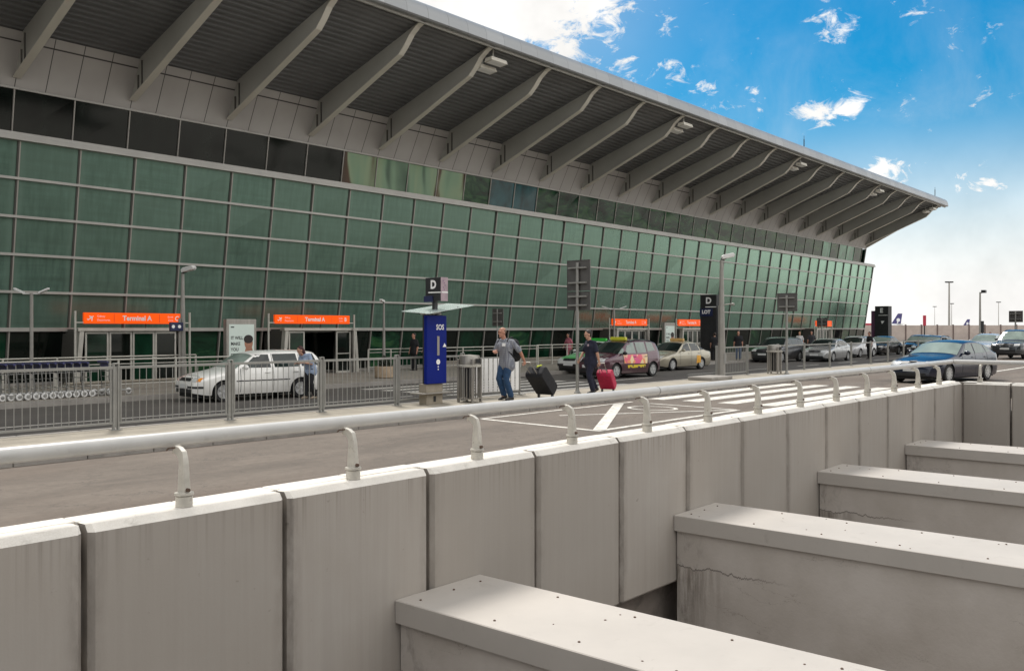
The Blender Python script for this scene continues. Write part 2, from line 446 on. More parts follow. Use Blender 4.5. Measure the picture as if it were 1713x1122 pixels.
    M['tyre'] = mat('tyre_rubber', (.014,.013,.013), .8, var=.2, scale=10)
    M['rim'] = mat('alloy_rim', (.50,.50,.49), .3, .6, var=.08, scale=8)
    M['chrome'] = mat('chrome', (.7,.7,.7), .12, 1.0, var=.0)
    M['carglass'] = dark('car_glass', (.018,.028,.025), .03)
    M['paleglass'] = dark('car_glass_painted_reflection', (.22,.27,.235), .05, .15)  # pale base colour stands in for reflections on car windows
    M['headl'] = mat('headlight_glass', (.62,.62,.60), .08, .2, var=.15, scale=20)
    M['amber'] = mat('amber_lens', (.75,.28,.04), .15, var=.1, scale=20)
    M['taill'] = mat('tail_light_red', (.30,.012,.01), .15, var=.1, scale=20)
    M['plate'] = mat('number_plate', (.62,.62,.60), .4, var=.05, scale=20)
    M['seam'] = mat('panel_gap', (.02,.02,.02), .8, var=0)
    m, nt, b = newmat('canopy_glass'); b.inputs['Base Color'].default_value = (.72,.82,.78,1); b.inputs['Roughness'].default_value = .12
    b.inputs['Alpha'].default_value = .55
    M['canopy'] = m

def carpaint(name, col, metal=.0, rough=.25, coat=.7):
    m, nt, b = newmat(name); geo = nt.n('ShaderNodeNewGeometry'); pos = geo.outputs['Position']
    sx = nt.n('ShaderNodeSeparateXYZ'); nt.l(pos, sx.inputs[0])
    f = nt.noise(pos, 2.5, 4, .6)
    low = nt.map(sx.outputs[2], -.1, .35, .45, 0)   # road dust on the sills
    c = nt.mix(nt.math('MULTIPLY', low, nt.map(f, .3, .7, .4, 1)), col, (.16,.14,.12))
    nt.l(c, b.inputs['Base Color']); b.inputs['Roughness'].default_value = rough
    b.inputs['Metallic'].default_value = metal
    b.inputs['Coat Weight'].default_value = coat; b.inputs['Coat Roughness'].default_value = .05
    return m
defmats()
# ------------------------------------------------------------------ ground, roads, pavements
# axes: x runs along the terminal, y runs from the viewer towards it, z = 0 is the paving of the island
PX0, PX1, PY0, PY1 = 1.3, 22.8, -11.0, 5.72      # the sunken opening
def sheet(name, mat_, rects, z, kind='structure'):
    b = MB()
    for x0, x1, y0, y1 in rects: b.add([(x0,y0,z),(x1,y0,z),(x1,y1,z),(x0,y1,z)], [(0,1,2,3)])
    return b.build(name, mat_, kind=kind)
BIG = 1600
sheet('ground', M['ground'], [(-BIG,BIG,6.03,BIG), (-BIG,BIG,-BIG,PY0), (-BIG,PX0,PY0,6.03), (PX1+.3,BIG,PY0,6.03)], -.40)
sheet('near_road', M['road'], [(-60,150,6.03,13.08), (56.5,130,13.08,19.0), (PX1+.3,130,-2,6.03)], -.13)
sheet('far_road', M['road2'], [(-60,150,15.62,25.0)], -.33)
sheet('viewpoint_paving', M['pave'], [(-12,PX0,-11,6.03)], -.1)
b = MB(); b.box(-60, 400, 25.18, 60, -.6, -.20); b.build('terminal_pavement', M['pave'], kind='structure')
b = MB()
for i in range(150): b.box(-60+i*3.0, -60+i*3.0+2.985, 25.0, 25.18, -.5, -.185)
b.build('far_kerb', M['kerb'], kind='structure')
b = MB(); b.box(-60, 56.3, 13.26, 15.48, -.5, 0.0); b.build('traffic_island', M['island'], kind='structure')
b = MB()
for i in range(116):
    x = -60+i*1.0
    b.box(x, x+.992, 13.08, 13.26, -.5, .012)
    b.box(x, x+.992, 15.48, 15.62, -.5, .012)
b.build('island_kerb', M['kerb'], bevel=.02, kind='structure')
# paint
b = MB()
zN = -.126
for k in range(6):
    y = 7.3 + k*1.02
    b.add([(20.7,y,zN),(29.4,y,zN),(29.4,y+.5,zN),(20.7,y+.5,zN)], [(0,1,2,3)])
b.build('near_zebra_crossing', M['paint'], kind='structure')
b = MB()
for k in range(8):
    y = 16.4 + k*1.02
    b.add([(20.2,y,-.326),(28.6,y,-.326),(28.6,y+.45,-.326),(20.2,y+.45,-.326)], [(0,1,2,3)])
b.build('far_zebra_crossing', M['paint'], kind='structure')
def stripe(b, p, q, w, z):
    d = Vector((q[0]-p[0], q[1]-p[1], 0)).normalized(); n = Vector((-d.y, d.x, 0))*(w/2)
    P = Vector((*p, z)); Q = Vector((*q, z))
    b.add([P-n, Q-n, Q+n, P+n], [(0,1,2,3)])
b = MB()
stripe(b, (13.9,12.62), (13.66,9.55), .13, zN)
stripe(b, (13.6,9.55), (19.2,9.55), .13, zN+.001)
stripe(b, (13.9,12.66), (19.6,12.66), .10, zN+.001)
stripe(b, (15.5,11.85), (19.2,9.6), .11, zN+.002)
stripe(b, (19.2,9.6), (19.45,12.05), .11, zN+.003)
stripe(b, (13.75,9.6), (18.9,12.6), .24, zN+.004)
n = 28
for i in range(n):
    a0, a1 = 2*pi*i/n, 2*pi*(i+1)/n
    b.add([(18.35+r*cos(a)*.85, 11.3+r*sin(a), zN+.001) for a in (a0,a1) for r in (.52,.62)], [(0,1,3,2)])
b.build('lane_marking', M['paint'], kind='structure')
b = MB(); stripe(b, (40,9.6), (150,9.6), .16, zN); b.build('lane_divider', M['paint'], kind='structure')
b = MB()
stripe(b, (-20,20.35), (19.2,20.35), .14, -.326)
for i in range(14): stripe(b, (30+i*6,20.35), (33+i*6,20.35), .14, -.326)
b.build('far_lane_line', M['paint'], kind='structure')
b = MB(); b.cbox(27.9, 14.9, .06, 1.5, .9, .12); b.build('island_step', M['kerb'], bevel=.03, kind='structure')

# ------------------------------------------------------------------ sunken opening: retaining walls, floor
b = MB()
b.box(PX0-.5, PX1+.02, 5.99, 6.02, -7, -.15)
b.box(PX1-.02+.3, PX1+.28, PY0, 5.985, -7, -.15)
b.box(PX0-.4, PX0, PY0, 5.985, -7, -.12)
b.box(PX0-.4, PX1+.3, PY0-.4, PY0-.002, -7, -.12)
b.build('retaining_wall', M['pit'], kind='structure')
sheet('underpass_floor', M['road2'], [(PX0,PX1+.3,PY0,5.99)], -6.9)

# parapet of concrete cladding panels along the opening
JO, SP = 2.615, 1.503
wall = thing('parapet_wall', 'long low wall of pale concrete panels with a bright coping under the tubular handrail', 'wall', (0,5.72,0))
def panel(b, x0, x1, z0, z1, d):
    """cladding slab, face at y = 0, with chamfered edges, top sloping a little"""
    c = .035
    pr = [(0.012,z0),(0.0,z0+.02),(0.0,z1-.05),(.055,z1-.004),(.15,z1),(d,z1),(d,z1-.35),(.16,z1-.35),(.16,z0)]
    n = len(pr); vs = []
    for x, ins in ((x0,c),(x0+c,0),(x1-c,0),(x1,c)):
        for i, (y, z) in enumerate(pr):
            yy = y + (ins if i in (0,1,2) else (ins*.4 if i == 3 else 0))
            zz = z - (.006 if ins and i in (4,5) else 0)
            vs.append((x, yy, zz))
    fs = []
    for j in range(3):
        for i in range(n):
            k = (i+1) % n
            fs.append((j*n+i, (j+1)*n+i, (j+1)*n+k, j*n+k))
    fs.append(tuple(range(n))); fs.append(tuple(3*n+i for i in range(n-1,-1,-1)))
    b.add(vs, fs)
def panel_mats(b):
    for i, f in enumerate(b.f):
        z = [b.v[k] for k in f]
        if all(p[2] > .44 for p in z): b.m[i] = 1
for i in range(-3, 14):
    x0 = JO + SP*(i-1) + .02; x1 = JO + SP*i - .02
    if i == 13: pass
    b = MB(); panel(b, x0, x1, -1.37 if True else 0, .505, .33); panel_mats(b)
    b.build('wall_panel', [M['panel'], M['coping']], wall)
b = MB(); panel(b, JO+SP*13+.02, PX1-.004, -1.37, .505, .33); panel_mats(b)
b.build('wall_panel', [M['panel'], M['coping']], wall)
b = MB()
x = -4.9
while x < PX1:   # cast coping course behind the cladding edge, slightly uneven
    w = .752
    dz = random.uniform(-.004, .004)
    b.box(x+.003, x+w-.003, .17, .345, .36, .511+dz)
    x += w
b.build('coping', M['coping'], wall, bevel=.008)

# end wall across the opening
wend = thing('end_parapet_wall', 'short concrete panel wall closing the far end of the sunken opening', 'wall', (PX1,5.72,0), -pi/2)
b = MB(); b.box(-.06, .30, .02, .40, -3.2, .49); b.build('corner_filler', M['pit'], wend)
b = MB(); panel(b, .005, .98, -3.2, .505, .33); panel_mats(b); b.build('wall_panel', [M['panel'], M['coping']], wend)
for i in range(8):
    b = MB(); panel(b, 1.02+1.75*i, 1.02+1.75*(i+1)-.035, -3.2, .505, .33); panel_mats(b)
    b.build('wall_panel', [M['panel'], M['coping']], wend)

# tubular handrails on cranked posts
def railpost(root, x, lean=1):
    b = MB()
    b.lathe([(.0,.505),(.058,.505),(.058,.575),(.05,.578),(.05,.583),(.066,.585),(.066,.600),(.03,.604)], 18, (x,.12,0))
    ps = b.build('post_base', M['post'], root, 40)
    b = MB()
    out = [(.074,.60),(.080,.70),(.090,.80),(.100,.845),(.115,.885),(.165,.912),(.215,.918)]
    inn = [(.168,.60),(.165,.70),(.160,.77),(.162,.81),(.175,.838),(.20,.858),(.235,.866)]
    th = [.050,.047,.043,.041,.040,.038,.038]
    n = len(out); vs = []
    for (yo,zo),(yi,zi),t in zip(out,inn,th):
        vs += [(x-t/2,yo,zo),(x+t/2,yo,zo),(x+t/2,yi,zi),(x-t/2,yi,zi)]
    fs = [(0,1,2,3)]
    for i in range(n-1):
        a = i*4
        for k in range(4): fs.append((a+k, a+(k+1)%4, a+4+(k+1)%4, a+4+k))
    fs.append(tuple((n-1)*4+k for k in (3,2,1,0)))
    b.add(vs, fs)
    arm = b.build('post_arm', M['post'], root, bevel=.006)
    b = MB(); b.lathe([(.014,0),(.014,.03),(.009,.032),(.009,.05)], 8, (x-.002,.055,.622), 'y')
    b.build('post_bolt', M['rust'], arm, 40)
    b = MB(); b.tube([(x-.015,.205,.905),(x-.05,.24,.90),(x-.065,.245,.885)], .006, 6)
    b.build('tie_wire', M['rust'], arm, 40)
hr = thing('handrail', 'thick pale tube handrail on curved posts along the top of the long parapet wall', 'handrail', (0,5.72,0))
b = MB(); xs = [-5.0, 9.86, 17.42, PX1+.22]
for i in range(3): b.tube([(xs[i]+.004,.285,.957),(xs[i+1]-.004,.285,.957)], .052, 24)
b.build('rail_tube', M['rail'], hr, 40)
for x in xs[1:3]:
    b = MB(); b.tube([(x-.012,.285,.957),(x+.012,.285,.957)], .0535, 24)
    b.build('rail_joint', M['galv'], hr, 40)
for i in range(-4, 13): railpost(hr, 3.345 + 1.505*i)
hr2 = thing('end_handrail', 'tube handrail on the short end wall turning the corner', 'handrail', (PX1,5.72,0), -pi/2)
b = MB(); b.tube([(-.285+.06,.225,.957),(15,.225,.957)], .052, 24); b.ell((-.27,.225,.957), .052)
b.build('rail_tube', M['rail'], hr2, 40)
for x in (.35, 1.85, 3.35, 4.85, 6.35, 7.85): railpost(hr2, x)

# cross beams spanning the opening, capped with metal flashing
def cross_beam(u, label):
    r = thing('cross_beam', label, 'beam', (u, 0, 0), 0, 'capped concrete beams across the sunken opening')
    b = MB()
    ys = [5.715, 1.9, -1.8, -5.6, PY0+.005]
    for i in range(4):
        g = .002
        b.prism([(-.02,-.735),(-.02,-.552),(-.012,-.545),(1.032,-.545),(1.04,-.552),(1.04,-.735)], 'y', ys[i+1]+g, ys[i]-g)
    cap = b.build('beam_cap', M['cap'], r)
    b = MB()
    rr = random.Random(int(u*10))
    for i in range(4):
        for k in range(5):
            y = ys[i] - .12 - k*.83 - rr.uniform(0,.05)
            for xx in (.12, .9) if k else (.14, .5, .86):
                b.lathe([(.011,-.545),(.010,-.538),(.004,-.535)], 8, (xx+rr.uniform(-.03,.03), y, 0))
    for k in range(14):
        b.ell((rr.uniform(.05,.98), rr.uniform(-4,5.5), -.5435), (rr.uniform(.006,.016), rr.uniform(.005,.012), .004), 6, 4)
    b.build('cap_rivet', M['rust'], cap)
    b = MB(); b.box(.03, .99, PY0+.005, 5.70, -6.89, -.735)
    b.build('beam_wall', M['beam'], r)
    return r
cross_beam(5.22, 'nearest capped beam jutting from the parapet wall at the bottom of the view')
cross_beam(9.80, 'second nearest capped beam with a cracked stained side wall')
cross_beam(14.28, 'third capped beam from the viewer, stained dark below its left end')
cross_beam(18.66, 'farthest capped beam, closest to the end wall')

# ------------------------------------------------------------------ terminal building
U0, MOD = 12.3, 1.98
K0, K1 = -9, 41
VB, VT, ZB, ZT = 32.65, 31.75, 1.72, 7.92       # canted glass: foot and head
def uK(k): return U0 + MOD*k
def vz(z): return VB + (VT-VB)*(z-ZB)/(ZT-ZB)
XA, XB = uK(K0), uK(K1)
TB = thing('terminal_building', 'long green glass airport terminal with an outward leaning facade and a deep roof overhang', 'building', (0,0,0))
ROW = (ZT-ZB)/5
def pane(b, u0, u1, z0, z1, off=0.0):
    b.add([(u0,vz(z0)+off,z0),(u1,vz(z0)+off,z0),(u1,vz(z1)+off,z1),(u0,vz(z1)+off,z1)], [(0,1,2,3)])
rest = MB()
for k in range(K0, K1):
    for r in range(5):
        bb = MB() if -1 <= k < 19 else rest
        rr = random.Random(k*17+r); j = lambda: rr.uniform(-.016,.016)
        u0, u1, z0, z1 = uK(k)+.02, uK(k+1)-.02, ZB+r*ROW+.03, ZB+(r+1)*ROW-.03
        bb.add([(u0,vz(z0)+j(),z0),(u1,vz(z0)+j(),z0),(u1,vz(z1)+j(),z1),(u0,vz(z1)+j(),z1)], [(0,1,2,3)])
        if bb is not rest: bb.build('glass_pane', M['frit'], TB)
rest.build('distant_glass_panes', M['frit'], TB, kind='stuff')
# backing and side walls so that the hall is a closed volume
b = MB()
b.box(XA, XB-.3, 33.6, 34.0, -.25, 11.3)
b.box(XA, XB-.3, 33.6, 90, 11.3, 11.6)
b.box(XA, XA+.3, 34.0, 90, -.25, 11.3); b.box(XA, XB-.3, 89.7, 90, -.25, 11.3)
b.build('hall_wall', M['mulld'], TB)
b = MB()   # end facade
for i in range(28):
    for z0, z1 in ((-.2,1.66),(1.72,2.93),(2.99,4.17),(4.23,5.41),(5.47,6.65),(6.71,7.9),(8.2,9.6)):
        b.add([(XB-.02-.02*0,33.2+i*2.0,z0),(XB-.02,33.2+i*2.0+1.94,z0),(XB-.02,33.2+i*2.0+1.94,z1),(XB-.02,33.2+i*2.0,z1)], [(0,1,2,3)])
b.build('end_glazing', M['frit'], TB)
b = MB(); b.box(XB-.3, XB-.04, 33.0, 90, -.25, 11.6); b.build('end_wall', M['mulld'], TB)
# verticals: slim caps, a pale one beside a dark strip standing in for its shaded side
b = MB(); bd = MB()
for k in range(K0, K1+1):
    u = uK(k)
    for bb, o, w, dp in ((b, .018, .045, .075), (bd, -.026, .034, .05)):
        x0, x1 = u+o-w/2, u+o+w/2
        bb.hexa([(x0,vz(-.2)-dp,-.2),(x1,vz(-.2)-dp,-.2),(x1,vz(-.2)+.05,-.2),(x0,vz(-.2)+.05,-.2),
                 (x0,VT-dp,ZT),(x1,VT-dp,ZT),(x1,VT+.05,ZT),(x0,VT+.05,ZT)])
b.build('mullion', M['mull'], TB); bd.build('mullion_shade_strip', M['mulld'], TB)
b = MB()
for r in range(0, 5):
    z = ZB + r*ROW; h = .045 if r else .09
    b.hexa([(XA,vz(z)-.115,z-h),(XB+.05,vz(z)-.115,z-h),(XB+.05,vz(z)+.04,z-h),(XA,vz(z)+.04,z-h),
            (XA,vz(z)-.115,z+.04),(XB+.05,vz(z)-.115,z+.04),(XB+.05,vz(z)+.04,z+.04),(XA,vz(z)+.04,z+.04)])
b.build('transom', M['mullh'], TB)
b = MB()
b.box(XA, XB+.12, VT-.20, VT+.9, ZT-.03, ZT+.11); b.box(XA, XB+.10, VT-.14, VT+.9, ZT+.11, ZT+.24)
b.build('parapet_band', M['mullh'], TB, bevel=.01)
# ground floor: clear dark glass, continuing the lean
b = MB()
doors = [(14.1, 18.0), (22.5, 26.3), (46.9, 50.6), (54.9, 58.0), (78.2, 81.6)]
for k in range(K0, K1):
    u0, u1 = uK(k)+.03, uK(k+1)-.03
    if any(u0 > a-.3 and u1 < c+.3 for a, c in doors): continue
    f = MB(); f.add([(u0,vz(-.12),-.12),(u1,vz(-.12),-.12),(u1,vz(1.6),1.6),(u0,vz(1.6),1.6)], [(0,1,2,3)])
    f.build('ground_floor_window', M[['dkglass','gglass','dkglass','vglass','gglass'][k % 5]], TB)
b.box(XA, XB, 32.7, 33.55, -.22, -.12); b.build('plinth', M['kerb'], TB)
# clerestory
VC0, VC1, ZC0, ZC1 = 32.40, 32.15, 8.1, 9.66
for k in range(K0, K1):
    u0, u1 = uK(k)+.025, uK(k+1)-.025
    if u1 > 93.0: continue
    f = MB(); rr = random.Random(k); j = [rr.uniform(-.012,.012) for _ in range(4)]
    f.add([(u0,VC0+j[0],ZC0),(u1,VC0+j[1],ZC0),(u1,VC1+j[2],ZC1),(u0,VC1+j[3],ZC1)], [(0,1,2,3)])
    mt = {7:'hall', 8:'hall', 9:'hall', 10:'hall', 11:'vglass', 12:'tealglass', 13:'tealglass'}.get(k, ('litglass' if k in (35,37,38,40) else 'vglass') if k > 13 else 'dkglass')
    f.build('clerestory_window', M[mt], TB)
b = MB()
for k in range(K0, K1+1):
    u = min(uK(k), 92.6)
    b.hexa([(u-.02,VC0-.05,ZC0),(u+.02,VC0-.05,ZC0),(u+.02,VC0+.05,ZC0),(u-.02,VC0+.05,ZC0),
            (u-.02,VC1-.05,ZC1),(u+.02,VC1-.05,ZC1),(u+.02,VC1+.05,ZC1),(u-.02,VC1+.05,ZC1)])
b.box(XA, 92.6, VC1-.07, VC1+.05, ZC1, ZC1+.07)
b.build('clerestory_frame', M['mull'], TB)
b = MB(); b.add([(92.6,VC0,ZC0),(92.6,60,ZC0),(92.6,60,ZC1),(92.6,VC1,ZC1)], [(0,1,2,3)]); b.build('clerestory_end_pane', M['gglass'], TB)
# overhang: cladding band, corrugated deck, fascia
UE = 93.7
VS, ZS = 31.3, 11.38
VE, ZE = 24.72, 13.42
b = MB(); b.add([(XA,VC1+.1,ZC1+.07),(92.4,VC1+.1,ZC1+.07),(92.4,VC1-.03,ZC1+.07),(XA,VC1-.03,ZC1+.07)], [(0,3,2,1)])
b.hexa([(XA,VC1-.02,ZC1+.075),(92.4,VC1-.02,ZC1+.075),(92.4,VC1+.3,ZC1+.075),(XA,VC1+.3,ZC1+.075),
        (XA,VS,ZS),(92.4,VS,ZS),(92.4,VS+.5,ZS),(XA,VS+.5,ZS)])
b.build('soffit_cladding', M['soffit'], TB)
b = MB(); prof = []
nr = 24
for i in range(nr):
    for f_, dz in ((0,.0),(.45,.0),(.52,.14),(.93,.14)):
        t = (i+f_)/nr; prof.append((VS+.05+(VE+.25-VS-.05)*t, ZS+.02+(ZE+.12-ZS-.02)*t+dz))
prof.append((VE+.25, ZE+.12))
n = len(prof); vs = [(x,y,z) for x in (XA, UE-.05) for y, z in prof]
b.add(vs, [(i, i+1, n+i+1, n+i) for i in range(n-1)])
b.build('corrugated_soffit', M['deck'], TB)
b = MB(); pr = [(VE+.30,ZE-.02),(VE+.05,ZE-.02),(VE,ZE+.03)]
for i in range(9):
    a = pi*i/16
    pr.append((VE+.02+.42*(1-cos(a)), ZE+.10+.62*sin(a)))
pr += [(VE+.9,ZE+.80),(VE+.9,ZE+.3),(VE+.30,ZE+.3)]
b.prism(pr, 'x', XA, UE); b.build('fascia', M['fascia'], TB, 25)
b = MB()
b.box(XA, UE-.02, VE+.26, VE+.34, ZE-.10, ZE+.05); b.build('gutter_lip', M['girder'], TB)
b = MB(); top = []
for i in range(9):
    t = i/8; top.append((VE+.88+(60-VE)*t, ZE+.79+2.6*sin(t*pi/2)))
poly = top + [(VE+.88+60-VE, 11.7), (VS+.55, 11.7), (VE+.95, ZE+.25)]
b.prism(poly, 'x', XA, UE-.03); b.build('roof', M['fascia'], TB)
# tapering plate girders
def girder(u, name='roof_girder'):
    top = []; bot = []; n = 22
    for i in range(n+1):
        v = 31.92 + (24.98-31.92)*i/n
        zt_ = ZS+.05 + (ZE+.1-ZS)*(VS-v)/(VS-VE) if v < VS-.0 else ZC1+.075+(ZS-ZC1-.075)*(VC1-.02-v)/(VC1-.02-VS)+.05
        zb = 10.02 + (31.92-v)*.415
        if v < 26.3:
            s = min(1,(26.3-v)/.95); s = s*s*(3-2*s)
            zb += s*.50
        zb = min(zb, zt_-.05)
        top.append((v, zt_)); bot.append((v, zb))
    b = MB(); vs = []
    for v, z in top: vs += [(u-.045,v,z),(u+.045,v,z)]
    for v, z in bot: vs += [(u-.045,v,z),(u+.045,v,z)]
    o = 2*(n+1); fs = []
    for i in range(n):
        fs += [(2*i,2*i+2,o+2*i+2,o+2*i), (2*i+1,o+2*i+1,o+2*i+3,2*i+3)]
    b.add(vs, fs)
    g = b.build(name, M['girder'], TB)
    b = MB(); vs = []
    for v, z in bot: vs += [(u-.13,v,z-.025),(u+.13,v,z-.025),(u+.13,v,z+.012),(u-.13,v,z+.012)]
    fs = [(0,1,2,3)]
    for i in range(n):
        for k in range(4): fs.append((4*i+k, 4*i+(k+1)%4, 4*i+4+(k+1)%4, 4*i+4+k))
    fs.append(tuple(4*n+k for k in (3,2,1,0)))
    b.add(vs, fs); b.build('flange', M['flange'], g)
    b = MB(); b.box(u-.075, u+.075, 31.36, 31.44, 10.28, 10.82); b.box(u-.09, u+.09, 31.1, 31.14, 10.42, 11.3)
    b.build('bearing_plate', M['mulld'], g)
    return g
def floodlight(u):
    for dv, dz in ((25.35, 13.02), (25.95, 12.82)):
        b = MB()
        b.hexa([(u+.12,dv-.2,dz-.12),(u+1.15,dv-.2,dz-.12),(u+1.15,dv+.22,dz-.17),(u+.12,dv+.22,dz-.17),
                (u+.16,dv-.17,dz+.05),(u+1.1,dv-.17,dz+.05),(u+1.1,dv+.2,dz+.02),(u+.16,dv+.2,dz+.02)])
        o = b.build('floodlight', M['flange'], TB, bevel=.02)
        b = MB(); b.hexa([(u+.2,dv-.15,dz-.135),(u+1.07,dv-.15,dz-.135),(u+1.07,dv+.17,dz-.175),(u+.2,dv+.17,dz-.175),
                (u+.2,dv-.15,dz-.122),(u+1.07,dv-.15,dz-.122),(u+1.07,dv+.17,dz-.165),(u+.2,dv+.17,dz-.165)])
        b.build('lens', M['white'], o)
        b = MB(); b.box(u+.4, u+.46, dv-.02, dv+.02, dz+.03, dz+.4); b.build('bracket', M['girder'], o)
for k in range(-4, 21):
    girder(U0 + 3.96*k if k < 20 else 91.9)
    if k in (0, 4, 8, 12, 16, 20): floodlight(U0 + 3.96*k if k < 20 else 90.3)
b = MB(); b.prism([(VC1-.02,ZC1+.08),(VE+.3,ZE-.02),(VE+.3,ZE+.3),(VS,ZS+.4),(VC1+.4,ZS+.3)], 'x', 92.45, 92.6)
b.build('gable_end_cladding', M['flange'], TB)
for u, y, h in ((63.4, 26.4, 1.05), (93.2, 25.8, .9), (33, 27.5, .6)):
    b = MB(); z = ZE+.79+2.6*sin((y-VE-.88)/(60-VE)*pi/2)-.05
    b.tube([(u,y,z),(u,y,z+h)], .035, 6); b.tube([(u,y,z+h),(u,y,z+h+.25)], .015, 6); b.build('lightning_rod', M['dkgrey'], TB)

# entrances: projecting steel portals with sliding doors
def entrance(a, c, open_mid=False):
    v = 31.45; z0, z1 = -.2, 1.66
    b = MB()
    tw = .16
    for x, s in ((a, 1), (c, -1)):
        b.hexa([(x-.06*s-.08,v-.05,z0),(x-.06*s+.08,v-.05,z0),(x-.06*s+.08,v+.2,z0),(x-.06*s-.08,v+.2,z0),
                (x+.1*s-.08,v-.05,z1),(x+.1*s+.08,v-.05,z1),(x+.1*s+.08,v+.2,z1),(x+.1*s-.08,v+.2,z1)])
    b.box(a-.05, c+.05, v-.08, v+.25, z1-.02, z1+.09)
    fr = b.build('entrance_portal', M['lightrail'], TB, bevel=.01)
    b = MB(); b.box(a+.1, c-.1, v+.25, 32.9, z1-.1, z1+.05); b.box(a+.0, a+.1, v+.2, 32.9, z0, z1-.1); b.box(c-.1, c, v+.2, 32.9, z0, z1-.1)
    b.build('vestibule', M['mulld'], fr)
    n = 4; w = (c-a-.5)/n
    for i in range(n):
        x0 = a+.25+i*w; x1 = x0+w-.03
        if open_mid and i in (1,2): continue
        b = MB()
        b.box(x0, x0+.06, v+.05, v+.11, z0, z1-.04); b.box(x1-.06, x1, v+.05, v+.11, z0, z1-.04)
        b.box(x0+.06, x1-.06, v+.05, v+.11, z0, z0+.09); b.box(x0+.06, x1-.06, v+.05, v+.11, z1-.11, z1-.04)
        b.box(x0+.06, x1-.06, v+.06, v+.10, z0+.82, z0+.86)
        d = b.build('door', M['lightrail'], TB)
        b = MB(); b.add([(x0+.06,v+.08,z0+.09),(x1-.06,v+.08,z0+.09),(x1-.06,v+.08,z1-.11),(x0+.06,v+.08,z1-.11)], [(0,1,2,3)])
        b.build('door_glass', M[['gglass','dkglass'][i % 2]], d)
    b = MB(); b.add([(a,32.85,z0),(c,32.85,z0),(c,32.85,z1),(a,32.85,z1)], [(0,1,2,3)]); b.build('lobby', M['dkglass'], fr)
for i, (a, c) in enumerate(doors): entrance(a, c, i == 1)

# orange terminal signs on two posts in front of each entrance
def terminal_sign(a, c, zl, zh, label, words, letter, v=31.3):
    r = thing('terminal_sign', label, 'sign', (a, v, 0), 0, 'orange terminal entrance signs')
    w = c-a; b = MB()
    b.box(0, w, -.06, .06, zl, zh); b.build('sign_board', M['orange'], r, bevel=.01)
    b = MB()
    for x in (w*.285, w*.745): b.box(x-.006, x+.006, -.063, -.055, zl+.03, zh-.03)
    b.build('panel_joint', M['seam'], r)
    for x in (-.28, w+.30):
        b = MB(); b.tube([(x,0,-.2),(x,0,zh+.05)], .04, 10)
        b.box(min(x,0 if x < 0 else w), max(x,0 if x < 0 else w), -.02, .02, zl+.02, zl+.06)
        b.build('post', M['lightrail'], r, 40)
    for x in (w*.38, w*.62):
        b = MB(); b.tube([(x,.04,zl+.05),(x+.1,.30,1.62)], .02, 6); b.build('strut', M['mulld'], r)
    f = MB(); h = zh-zl; zc = (zl+zh)/2; P = lambda x0, zz: (lambda x, y: (x0+x, -.064, zz+y))
    text(f, 'Terminal A', h*.62, P(w*.515, zc), bold=.008)
    if words:
        text(f, 'Odloty', h*.26, P(w*.12, zc+h*.17), 'LEFT'); text(f, 'Departures', h*.26, P(w*.12, zc-h*.17), 'LEFT')
        text(f, 'Strefa', h*.24, P(w*.955-h*.62, zc+h*.16), 'RIGHT'); text(f, 'Zone', h*.24, P(w*.955-h*.62, zc-h*.16), 'RIGHT')
        text(f, letter, h*.62, P(w*.955, zc), 'RIGHT', bold=.006)
    # aeroplane pictogram
    q = h*.3; cx, cz = w*.06, zc
    pl = [(-1,-.1),(.2,-.12),(-.35,-.9),(-.05,-.9),(.62,-.12),(1,-.1),(1.1,.05),(1,.16),(.62,.16),(.1,.8),(-.15,.8),(.1,.16),(-.7,.14),(-.95,.5),(-1.12,.5)]
    ang = radians(35)
    f.add([(cx+q*(p*cos(ang)-s_*sin(ang)), -.064, cz+q*(p*sin(ang)+s_*cos(ang))) for p, s_ in pl], [tuple(range(len(pl)))])
    f.build('lettering', M['white'], r)
# unseen car park and tree row, added behind the viewer for glass reflections
r = thing('added_car_park', 'long grey car park added unseen behind the viewer to darken the glass reflections', 'building', (0,-62,-.4))
for k in range(8):
    b = MB(); b.box(-160, 62, -30, 0, k*3.2-.25, k*3.2+.75); b.build('parking_deck', M['greysign'], r)
b = MB()
for k in range(28): b.box(-158+k*8, -157.4+k*8, -.6, -.05, 0, 22.5)
b.build('column_row', M['greysign'], r)
b = MB(); b.box(-158, 60, -28, -6, 0, 22); b.build('inner_wall', M['dkgrey'], r)
rr = random.Random(11); cv = MB()
for k in range(1500):
    a, q = rr.uniform(0,2*pi), sqrt(rr.random()); z = rr.uniform(-1,1); w_ = sqrt(max(0,1-z*z))*(.75+.25*sin(3*a+k%5))
    c = Vector((3.6*q*w_*cos(a), 3.6*q*w_*sin(a), 7.2+3.6*z)); d = Vector((rr.uniform(-1,1),rr.uniform(-1,1),rr.uniform(-1,1))).normalized()*.45; n_ = d.cross(Vector((rr.uniform(-1,1),rr.uniform(-1,1),.3))).normalized()*.25
    cv.add([c-d, c+n_, c+d, c-n_], [(0,1,2,3)])
leaf = mat('tree_leaf', (.045,.075,.022), .7, var=.4, scale=1.5); bark = mat('tree_bark', (.10,.075,.055), .9, var=.3, scale=6)
t0 = thing('tree', 'broad leafy tree added unseen behind the viewer for the glass to reflect', 'tree', (80,-52,-.4), 0, 'unseen trees added for the glass to reflect')
b = MB(); b.tube([(0,0,0),(.05,0,2.2),(-.05,.1,4.5),(.1,0,7.5)], [.28,.22,.18,.06], 10)
for a in range(5): b.tube([(0,0,3.2+.4*a),(1.6*cos(a*1.3),1.6*sin(a*1.3),5.4+.5*a)], [.10,.03], 6)
b.build('trunk', bark, t0, 60); cv.build('crown', leaf, t0)
